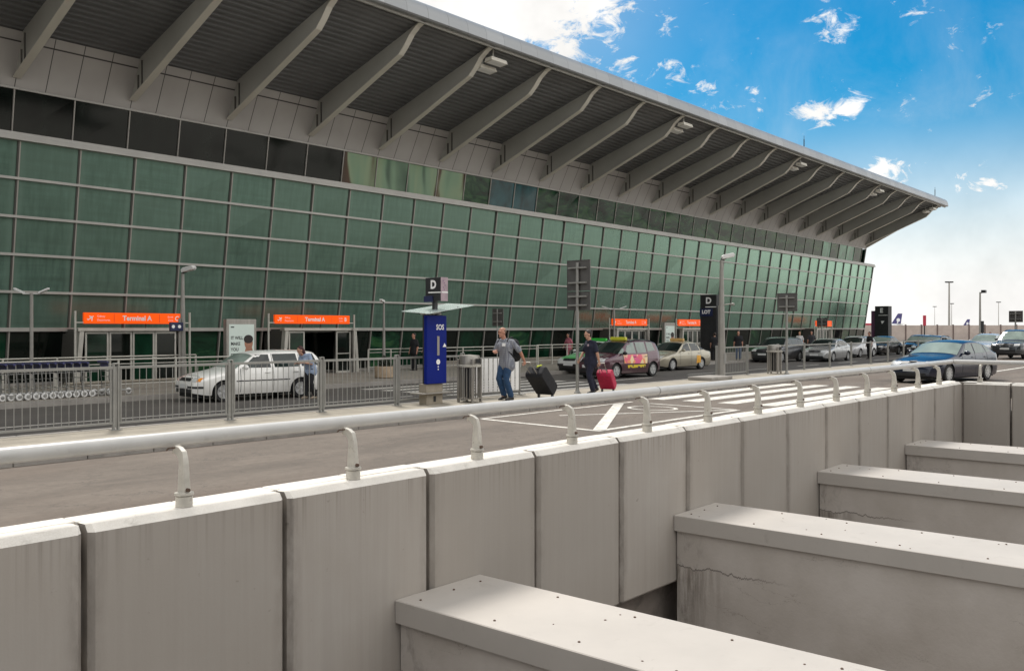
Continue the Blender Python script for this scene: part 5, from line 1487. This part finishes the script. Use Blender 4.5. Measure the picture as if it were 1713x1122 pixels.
# backs of traffic signs
def sign_back(label, loc, rz, plates, h, r0=.045, two=True):
    r = thing('traffic_sign', label, 'sign', loc, rz)
    b = MB(); b.tube([(0,0,0),(0,0,h)], r0, 12); b.lathe([(r0*2,0),(r0*2,.02),(r0*1.3,.05),(r0,.12)], 12); b.build('pole', M['fence'], r, 40)
    for z0, z1, w in plates:
        b = MB(); b.box(r0+.015, r0+.03, -w/2, w/2, z0, z1)
        b.box(r0, r0+.03, -w/2-.012, -w/2+.006, z0-.012, z1+.012); b.box(r0, r0+.03, w/2-.006, w/2+.012, z0-.012, z1+.012)
        b.box(r0, r0+.03, -w/2, w/2, z1-.004, z1+.012); b.box(r0, r0+.03, -w/2, w/2, z0-.012, z0+.004)
        p = b.build('sign_plate', M['greysign'], r)
        b = MB()
        for zz in (z0+(z1-z0)*.25, z0+(z1-z0)*.75):
            b.box(-r0-.01, r0+.014, -w*.38, w*.38, zz-.02, zz+.02)
        b.build('clamp', M['fence'], p)
    return r
sign_back('back of a two-plate traffic sign on a pole next to the man in navy', (19.75,14.5,0), .0, [(2.76,3.56,.74),(2.24,2.71,.74)], 3.5)
sign_back('back of a square traffic sign on a pole behind the far litter bin', (33.3,14.55,0), .05, [(2.40,3.07,.76)], 3.0)
sign_back('small dark sign plate on a thin pole left of the man in the checked shirt', (30.6,26.9,-.2), .0, [(2.05,2.80,.62)], 2.8, .03)
sign_back('small dark sign plate on a pole in front of the farthest orange sign', (68.7,27.2,-.2), .0, [(2.10,2.72,.8)], 2.7, .045)
def hang_sign(label, loc, w):
    r = thing('zone_sign', label, 'sign', loc)
    b = MB(); b.tube([(0,.1,0),(0,.1,2.3)], .04, 10); b.build('pole', M['lamp'], r, 40)
    b = MB(); b.box(-w,0.06,-.05,.05,1.85,2.15); b.build('sign_board', M['navysign'], r, bevel=.01)
    b = MB()
    for x in (-w*.75,-w*.2): b.lathe([(.001,-.054),(.06,-.0535)], 14, (x,0,2.0), 'y')
    b.build('arrow_dots', M['white'], r); return r
hang_sign('small navy sign hanging under the right end of the large Terminal A sign', (16.72,29.4,-.2), .42)
hang_sign('small navy sign below the fourth orange sign beside the dark pillar', (55.2,29.6,-.2), .8)
# bollard, planter
r = thing('bollard', 'slim dark green bollard behind the black suitcase', 'bollard', (29.9,24.6+.8,-.2)); b = MB(); b.lathe([(.09,0),(.09,.03),(.07,.04),(.07,1.0),(.05,1.05)], 14); b.build('post', M['dkgrey'], r, 40); b = MB(); b.lathe([(.074,.8),(.074,.9)], 14); b.build('band', M['white'], r, 40)
r = thing('planter', 'round concrete planter with a dark shrub near the doors', 'planter', (23.9,26.9,-.2))
b = MB(); b.lathe([(.30,0),(.37,.03),(.385,.42),(.36,.46),(.31,.46),(.30,.40)], 24); b.build('tub', mat('tub_concrete', (.33,.25,.17), .85, var=.2, scale=5, fine=.1), r, 40)
b = MB(); rr = random.Random(3)
for k in range(240):
    a = rr.uniform(0,2*pi); q = rr.uniform(0,.27); z = .44+rr.uniform(0,.42)*(1-q/.45); c = Vector((q*cos(a), q*sin(a), z)); d = Vector((rr.uniform(-1,1),rr.uniform(-1,1),rr.uniform(-.2,1))).normalized()*.13; n = d.cross(Vector((rr.uniform(-1,1),rr.uniform(-1,1),rr.uniform(-1,1)))).normalized()*.035
    b.add([c-d*.2, c+d*.5+n, c+d, c+d*.5-n], [(0,1,2,3)])
b.build('shrub', mat('shrub_leaf', (.025,.032,.018), .7, var=.4, scale=30), r)
# pale railings on the terminal pavement
def ramp_rail(label, x0, x1, y, z0, h, step, mid=True):
    r = thing('guard_rail', label, 'railing', (x0, y, z0))
    n = max(1, int(round((x1-x0)/step)))
    b = MB(); b.tube([(0,0,h),(x1-x0,0,h)], .026, 8)
    if mid: b.tube([(0,0,h*.22),(x1-x0,0,h*.22)], .018, 8); b.tube([(0,0,h*.86),(x1-x0,0,h*.86)], .014, 6)
    b.build('rail', M['lightrail'], r, 60)
    for k in range(n+1):
        b = MB(); x = (x1-x0)*k/n; b.box(x-.028, x+.028, -.02, .02, 0, h); b.build('post', M['lightrail'], r)
    return r
def low_wall(label, x0, x1, y, z0, h):
    o = thing('low_wall', label, 'wall', (x0, y, z0)); b = MB(); b.box(0, x1-x0, 0, .2, 0, h-.05); b.build('wall_face', M['pave'], o)
    b = MB(); b.box(-.02, x1-x0+.02, -.03, .23, h-.048, h); b.build('wall_cap', M['island'], o, bevel=.01); return o
ramp_rail('pale tubular railing along the front edge of the terminal pavement at the far left', 4.0, 19.2, 27.4, -.2, .98, 1.9)
ramp_rail('second pale railing on the ramp close to the glass at the far left', 3.0, 17.4, 29.6, -.2, 1.0, 1.6, False)
ramp_rail('pale railing between the open entrance and the planter', 26.6, 30.6, 31.0, -.2, 1.0, 1.2)
ramp_rail('pale railing behind the SOS column and the litter bin', 29.5, 36.5, 29.3, -.2, 1.05, 1.3)
ramp_rail('pale railing behind the green and white taxi', 37.5, 45.5, 30.2, -.2, 1.05, 1.3)
ramp_rail('pale railing behind the champagne taxi', 47.4, 53.6, 28.8, -.2, 1.0, .35)
low_wall('low pale kerb wall under the railing behind the green taxi', 30.8, 45.3, 31.6, -.2, .32)
low_wall('low pale kerb wall behind the luggage trolleys', 12.5, 18.5, 28.6, -.2, .26)
# luggage trolleys pushed together in a row
def trolley(label, loc):
    r = thing('luggage_trolley', label, 'luggage trolley', loc, 0, 'luggage trolleys pushed together in a row')
    b = MB()
    for y in (-.26,.26):
        b.tube([(.42,y*.75,.13),(-.05,y,.14),(-.30,y,.17),(-.36,y,.95)], .016, 8)
    b.tube([(-.36,-.26,.95),(-.36,.26,.95)], .016, 8); b.tube([(-.33,-.26,.55),(-.33,.26,.55)], .012, 6); b.tube([(.42,-.20,.13),(.42,.20,.13)], .016, 8)
    for y in (-.13,0,.13): b.tube([(.42,y,.13),(-.28,y,.17)], .010, 6)
    b.tube([(-.30,-.24,.30),(-.30,.24,.30)], .012, 6)
    b.build('frame', M['galv'], r, 60)
    b = MB(); b.tube([(-.40,-.30,.97),(-.40,.30,.97)], .034, 10); b.box(-.36,-.34,-.24,.24,.83,.95); b.build('handle', mat('trolley_blue', (.045,.045,.12), .4, var=.15, scale=8) if 'trolley_blue' not in bpy.data.materials else bpy.data.materials['trolley_blue'], r, 40)
    b = MB(); b.box(-.34,-.05,-.22,.22,.70,.715); b.box(-.06,-.05,-.22,.22,.70,.80)
    b.build('small_tray', M['galv'], r)
    for x, y in ((-.26,-.25),(-.26,.25),(.36,0)):
        b = MB(); b.lathe([(.02,-.03),(.085,-.028),(.098,-.015),(.098,.015),(.085,.028),(.02,.03)], 16, (x,y,.098), 'y')
        w = b.build('wheel', M['lamphead'], r, 40)
        b = MB(); b.lathe([(.005,-.034),(.04,-.033),(.05,-.03)], 12, (x,y,.098), 'y'); b.lathe([(.0985,-.016),(.102,-.012),(.102,.012),(.0985,.016)], 16, (x,y,.098), 'y'); b.build('hub', M['galv'], w, 40)
    return r
ordn = ['first','second','third','fourth','fifth','sixth','seventh','eighth','ninth','tenth','eleventh','twelfth','thirteenth','fourteenth','fifteenth']
t0 = trolley('rightmost luggage trolley of the nested row, standing a little apart', (12.80,26.1,-.2))
for i in range(15):
    dup(t0, (12.22-.215*i, 26.1+random.uniform(-.015,.015), -.2), random.uniform(-.02,.02), 'luggage trolley with blue handle, ' + ordn[i] + ' from the right in the tightly nested row')
# noise wall, masts, totems and parked aircraft beyond the road
ang = atan2(.648-.0, .7616) - pi/2      # faces the viewer
NWx, NWy = 144.0, 46.4
D_ = Vector((.648,-.7616,0))
nw = thing('noise_wall', 'long pale concrete noise wall with dark posts beyond the car park on the right', 'wall', (NWx,NWy,-.4), atan2(-.7616,.648))
for k in range(-4, 22):
    b = MB(); b.box(k*2.43+.06, (k+1)*2.43-.06, -.06, .06, 0, 2.6)
    for z in (.65,1.3,1.95): b.box(k*2.43+.06, (k+1)*2.43-.06, -.068, -.0605, z-.015, z+.015)
    b.build('wall_bay', mat('noise_panel', (.46,.39,.35), .9, var=.12, scale=.8) if 'noise_panel' not in bpy.data.materials else bpy.data.materials['noise_panel'], nw)
    b = MB(); b.box(k*2.43-.09, k*2.43+.09, -.12, .12, 0, 2.72); b.build('wall_post', mat('wall_post_paint', (.14,.10,.09), .7, var=.1, scale=1) if 'wall_post_paint' not in bpy.data.materials else bpy.data.materials['wall_post_paint'], nw)
def mast(label, x, y, h, r0, kind):
    r = thing('light_mast', label, 'light mast', (x,y,-.4), 0, 'light masts beyond the car park')
    b = MB(); b.lathe([(r0*1.6,0),(r0,.3),(r0*.55,h)], 12); b.build('pole', M['lamp'], r, 40)
    b = MB(); d = D_
    if kind == 'T':
        b.bar(-d*h*.055+Vector((0,0,h)), d*h*.055+Vector((0,0,h)), .25, .18)
        for s_ in (-1,-.4,.4,1): b.cbox(*(d*s_*h*.055+Vector((0,0,h+.1))), .5, .5, .28)
    else:
        b.cbox(*(d*.45+Vector((0,0,h+.08))), .75, .45, .34); b.bar(Vector((0,0,h-.1)), d*.5+Vector((0,0,h)), .12, .12)
    b.build('lamp_head', M['dkgrey'], r, bevel=.02); return r
mast('tall pale light mast rising behind the noise wall', 236.0, 62.1, 13.2, .30, 'T')
mast('dark lamp post with a side lamp head in the car park on the right', 120.4, 28.2, 6.5, .17, 'L')
mast('thin distant light mast left of the tall pale mast', 395.0, 103.0, 12.0, .16, 'T')
mast('very faint thin distant mast between the red post and the tall mast', 480.0, 133.0, 12.8, .14, 'T')
mast('thin distant mast between the dark lamp post and the square sign', 400.0, 87.0, 12.4, .16, 'T')
mast('small T-shaped lamp beside the red canopy at the end of the terminal', 126.0, 44.0, 5.6, .10, 'T')
r = thing('totem', 'tall dark totem sign beyond the end of the terminal', 'sign pillar', (91.0,30.0,-.3), -.05)
b = MB(); b.box(0,.9,-.55,.75,0,4.2); b.build('pillar', M['dkgrey'], r, bevel=.02)
b = MB(); b.box(.1,.7,.78,1.15,0,3.75); b.build('side_pillar', mat('plum_panel', (.09,.03,.07), .5, var=.1, scale=1), r)
b = MB(); text(b, 'E', .6, lambda x, y: (-.01, .1-x, 3.75+y), bold=.02); b.box(-.01,-.004,-.5,.4,3.28,3.33)
b.add([(-.01,.16,2.75),(-.01,-.18,2.75),(-.01,.05,2.45)], [(0,1,2)]); b.build('lettering', M['white'], r)
def redpost(label, x, y, z0, z1, c):
    r = thing('sign_post', label, 'sign', (x,y,-.35)); b = MB(); b.tube([(0,0,0),(0,0,z1)], .07, 8); b.build('pole', M['dkgrey'], r, 40)
    b = MB(); b.bar((0,0,z0+.35), (0,0,z1+.35), .34, .16, (.76,.65,0)); b.build('sign_board', c, r, bevel=.02)
redm = mat('sign_red', (.42,.02,.05), .5, var=.1, scale=2)
redpost('narrow red upright sign on a pole in front of the noise wall', 116.0, 33.3, 2.05, 3.3, redm)
redpost('narrow dark upright sign right of the dark lamp post', 118.0, 27.4, 1.2, 2.6, M['dkgrey'])
r = sign_back('square dark sign on a post at the right edge behind the off-road car', (78.5,15.9,-.13), -.2, [(2.35,3.2,1.0)], 3.2, .06)
r = thing('red_canopy', 'low red canopy kiosk just past the end of the terminal', 'kiosk', (150.0,52.6,-.4), atan2(-.7616,.648))
b = MB(); b.box(-3.6,1.9,-.4,4,2.3,2.95); b.build('canopy', redm, r, bevel=.03)
b = MB(); b.box(-3.4,1.7,0,3.5,0,2.298); b.build('kiosk_wall', mat('kiosk_cream', (.55,.50,.42), .8, var=.1, scale=1), r)
b = MB(); b.box(-.6,.5,-.5,-.405,1.5,2.55); b.build('sign', redm, r)
for x in (-3.3,0,1.6):
    b = MB(); b.box(x-.08,x+.08,-.3,-.14,0,2.298); b.build('post', M['lightrail'], r)
def aircraft(label, loc, sc, emblem):
    r = thing('aircraft', label, 'aircraft', loc, atan2(-.7616,.648)+pi, 'aircraft parked beyond the noise wall'); b = MB(); k = sc
    st = [(18,.2,3.0),(17.3,.9,3.1),(15.5,1.6,3.3),(13,1.9,3.4),(-6,1.9,3.4),(-11,1.5,3.8),(-15,.8,4.3),(-17.5,.3,4.6)]
    b.tube([(x*k,0,z*k) for x, q, z in st], [q*k for x, q, z in st], 18); b.build('fuselage', mat('aircraft_white', (.66,.67,.68), .3, var=.03, scale=.3) if 'aircraft_white' not in bpy.data.materials else bpy.data.materials['aircraft_white'], r, 60)
    W_ = bpy.data.materials['aircraft_white']
    tb = mat('tail_blue', (.035,.03,.13), .35, var=.1, scale=.5) if 'tail_blue' not in bpy.data.materials else bpy.data.materials['tail_blue']
    b = MB(); b.prism([(-9.5*k,4.6*k),(-14.2*k,11.9*k),(-17.0*k,11.9*k),(-16.0*k,4.8*k)], 'y', -.18*k, .18*k); f = b.build('tail_fin', tb, r)
    for s_ in (-1,1):
        b = MB(); b.add([(4*k,s_*1.6*k,2.6*k),(-3*k,s_*1.6*k,2.6*k),(-6.5*k,s_*16*k,4.1*k),(-5*k,s_*16*k,4.1*k),(4*k,s_*1.6*k,3.0*k),(-3*k,s_*1.6*k,2.8*k),(-6.5*k,s_*16*k,4.2*k),(-5*k,s_*16*k,4.2*k)], [(0,3,2,1),(4,5,6,7),(0,1,5,4),(1,2,6,5),(2,3,7,6),(3,0,4,7)]); b.build('wing', W_, r)
        b = MB(); b.add([(-13*k,s_*.5*k,4.8*k),(-16*k,s_*.5*k,4.8*k),(-17.5*k,s_*6*k,5.3*k),(-16.3*k,s_*6*k,5.3*k),(-13*k,s_*.5*k,5.0*k),(-16*k,s_*.5*k,4.9*k),(-17.5*k,s_*6*k,5.4*k),(-16.3*k,s_*6*k,5.4*k)], [(0,3,2,1),(4,5,6,7),(0,1,5,4),(1,2,6,5),(2,3,7,6),(3,0,4,7)]); b.build('tailplane', W_, r)
        b = MB(); b.lathe([(.7*k,4.6*k),(.95*k,4*k),(.95*k,2*k),(.6*k,1*k)], 14, (0,s_*5*k,1.7*k), 'x'); b.build('engine', W_, r, 60)
        b = MB()
        b.lathe([(1.02*k,-.02),(1.18*k,-.02),(1.18*k,.02),(1.02*k,.02)], 24, (-14.3*k,s_*.20*k,7.6*k), 'y')
        b.add([(p*k-14.3*k, s_*.215*k, q*k+7.6*k) for p, q in ((1.0,-2.2),(.55,-.3),(.2,.5),(-.7,1.1),(-.15,.2),(-.1,-.5),(.2,-2.2))], [tuple(range(7))])
        if emblem: b.build('tail_emblem', W_, f)
    for x in (13,-1):
        b = MB(); b.lathe([(.02,-.25*k),(.5*k,-.2*k),(.5*k,.2*k),(.02,.25*k)], 12, (x*k,0,.5*k), 'y'); b.tube([(x*k,0,.5*k),(x*k,0,2*k)], .12*k, 6); b.build('landing_gear', M['black'], r)
aircraft('parked aircraft whose dark blue tail with a white ring emblem shows beside the totem', (613.0,206.0,-.4), 1.0, True)
aircraft('second parked aircraft with only its dark tail showing above the noise wall', (865.0,224.0,-.4), .85, True)

# ------------------------------------------------------------------ camera, sun, sky
cam = bpy.data.cameras.new('camera'); co = bpy.data.objects.new('camera', cam); COL.objects.link(co)
co.location = (0,0,1.74); co.rotation_euler = (pi/2, 0, -atan2(.7616,.648))
cam.sensor_width = 36; cam.lens = 1523/1713*36; cam.shift_y = -(561-549)/1713; cam.clip_start = .1; cam.clip_end = 6000
S.camera = co
SUN = Vector((.48,.86,0)).normalized()*cos(radians(56)) + Vector((0,0,sin(radians(56))))
sl = bpy.data.lights.new('sun', 'SUN'); sl.energy = 3.6; sl.angle = radians(14); sl.color = (1.0,.96,.90)
so = bpy.data.objects.new('sun', sl); COL.objects.link(so); so.rotation_euler = SUN.to_track_quat('Z','Y').to_euler()
w = bpy.data.worlds.new('World'); S.world = w; w.use_nodes = True
nt = NT(w.node_tree); bg = w.node_tree.nodes['Background']
sky = nt.n('ShaderNodeTexSky', sky_type='NISHITA'); sky.sun_disc = False
sky.sun_elevation = radians(56); sky.sun_rotation = atan2(SUN.x, SUN.y); sky.air_density = 1.3; sky.dust_density = .4; sky.ozone_density = 3.5
tc = nt.n('ShaderNodeTexCoord'); dv = tc.outputs['Generated']
sx = nt.n('ShaderNodeSeparateXYZ'); nt.l(dv, sx.inputs[0]); dz = sx.outputs[2]
base = nt.mix(1.0, sky.outputs[0], (.045,.47,.66), 'MULTIPLY')
# cloud sheet: project the direction on a plane overhead
den = nt.math('MAXIMUM', dz, .03)
cb = nt.n('ShaderNodeCombineXYZ'); nt.l(nt.math('DIVIDE', sx.outputs[0], den), cb.inputs[0]); nt.l(nt.math('DIVIDE', sx.outputs[1], den), cb.inputs[1])
n1 = nt.noise(nt.scale(cb.outputs[0], (1,1,1)), .55, 9, .58, .3)
n2 = nt.noise(dv, 9.0, 9, .62, .4)
def look(px, py):
    v = Vector(((px-856.5)/1523, 1, (549-py)/1523))
    return Vector((.648*v.x+.7616, -.7616*v.x+.648, v.z)).normalized()
cl = None
blobs = [((800,-60),.145,1.2,(1,1,1.6)), ((950,-5),.06,.72,(1,1,2)), ((1395,190),.050,.44,(1,1,3.6)), ((1130,122),.020,.36,(1,1,1.6)), ((1185,150),.014,.30,(1,1,1.2)), ((1205,170),.024,.30,(1,1,2.6)), ((1655,315),.045,.42,(1,1,2.6)),
         ((1480,290),.040,.40,(1,1,2.6)), ((1405,45),.030,.27,(1,1,2.0)), ((1615,62),.026,.24,(1,1,2.2)), ((1052,122),.024,.40,(1,1,1.6)), ((1270,155),.022,.20,(1,1,2)), ((1530,15),.03,.18,(1,1,2.5)), ((1230,180),.018,.26,(1,1,3))]
for (px,py), rad, amt, st in blobs:
    c = look(px, py)
    d = nt.vmath('LENGTH', nt.vmath('MULTIPLY', nt.vmath('SUBTRACT', dv, tuple(c)), st))
    f = nt.math('MULTIPLY', nt.map(d, 0.0, rad*1.75, 1, 0, True), amt)
    cl = f if cl is None else nt.math('MAXIMUM', cl, f)
nn = nt.noise(nt.scale(dv, (1,1,1.7)), 30.0, 10, .68, .5)
vis = nt.map(nt.math('ADD', cl, nt.math('MULTIPLY', nt.math('SUBTRACT', nn, .5), 2.0)), .17, .56, 0, 1, True)
# veil near the horizon and broken cloud over the rest of the sky, outside the view
hor = nt.map(dz, .02, .25, 1.0, 0.0, True)
wisp = nt.math('MULTIPLY', nt.map(n2, .35, .75, .0, .34), nt.map(dz, .08, .40, 1, .1, True))
fdot = nt.vmath('DOT_PRODUCT', dv, tuple(look(1300,150)))
away = nt.map(fdot, .93, .80, 0, 1, True)
broken = nt.math('MULTIPLY', nt.map(n1, .38, .58, .5, 1, True), away)
glow = nt.map(nt.vmath('DISTANCE', dv, tuple(look(760,-60))), .08, .32, .26, 0, True)
vis = nt.math('MAXIMUM', vis, glow)
mask = nt.math('MAXIMUM', nt.math('MAXIMUM', vis, hor), nt.math('MAXIMUM', wisp, broken))
shade = nt.map(nt.noise(dv, 6.0, 5, .6), .3, .7, .72, 1.06)
cloudc = nt.mix(1.0, (10.4,10.2,10.0), nt.n('ShaderNodeCombineColor').outputs[0], 'MIX') if False else None
front = nt.map(nt.math('MULTIPLY', sx.outputs[1], -1.0), -.1, .7, .86, 1.65, True)      # clouds facing the sun are brighter
cc = nt.n('ShaderNodeCombineColor'); 
for i, k in enumerate((8.9,8.75,8.5)): nt.l(nt.math('MULTIPLY', nt.math('MULTIPLY', shade, front), k), cc.inputs[i])
nt.l(nt.mix(mask, base, cc.outputs[0]), bg.inputs[0])
bg.inputs[1].default_value = .138
S.view_settings.view_transform = 'Standard'; S.view_settings.look = 'None'; S.view_settings.exposure = 0.12; S.view_settings.gamma = 1.0
S.cycles.max_bounces = 6; S.cycles.transparent_max_bounces = 8
S.cycles.use_denoising = True
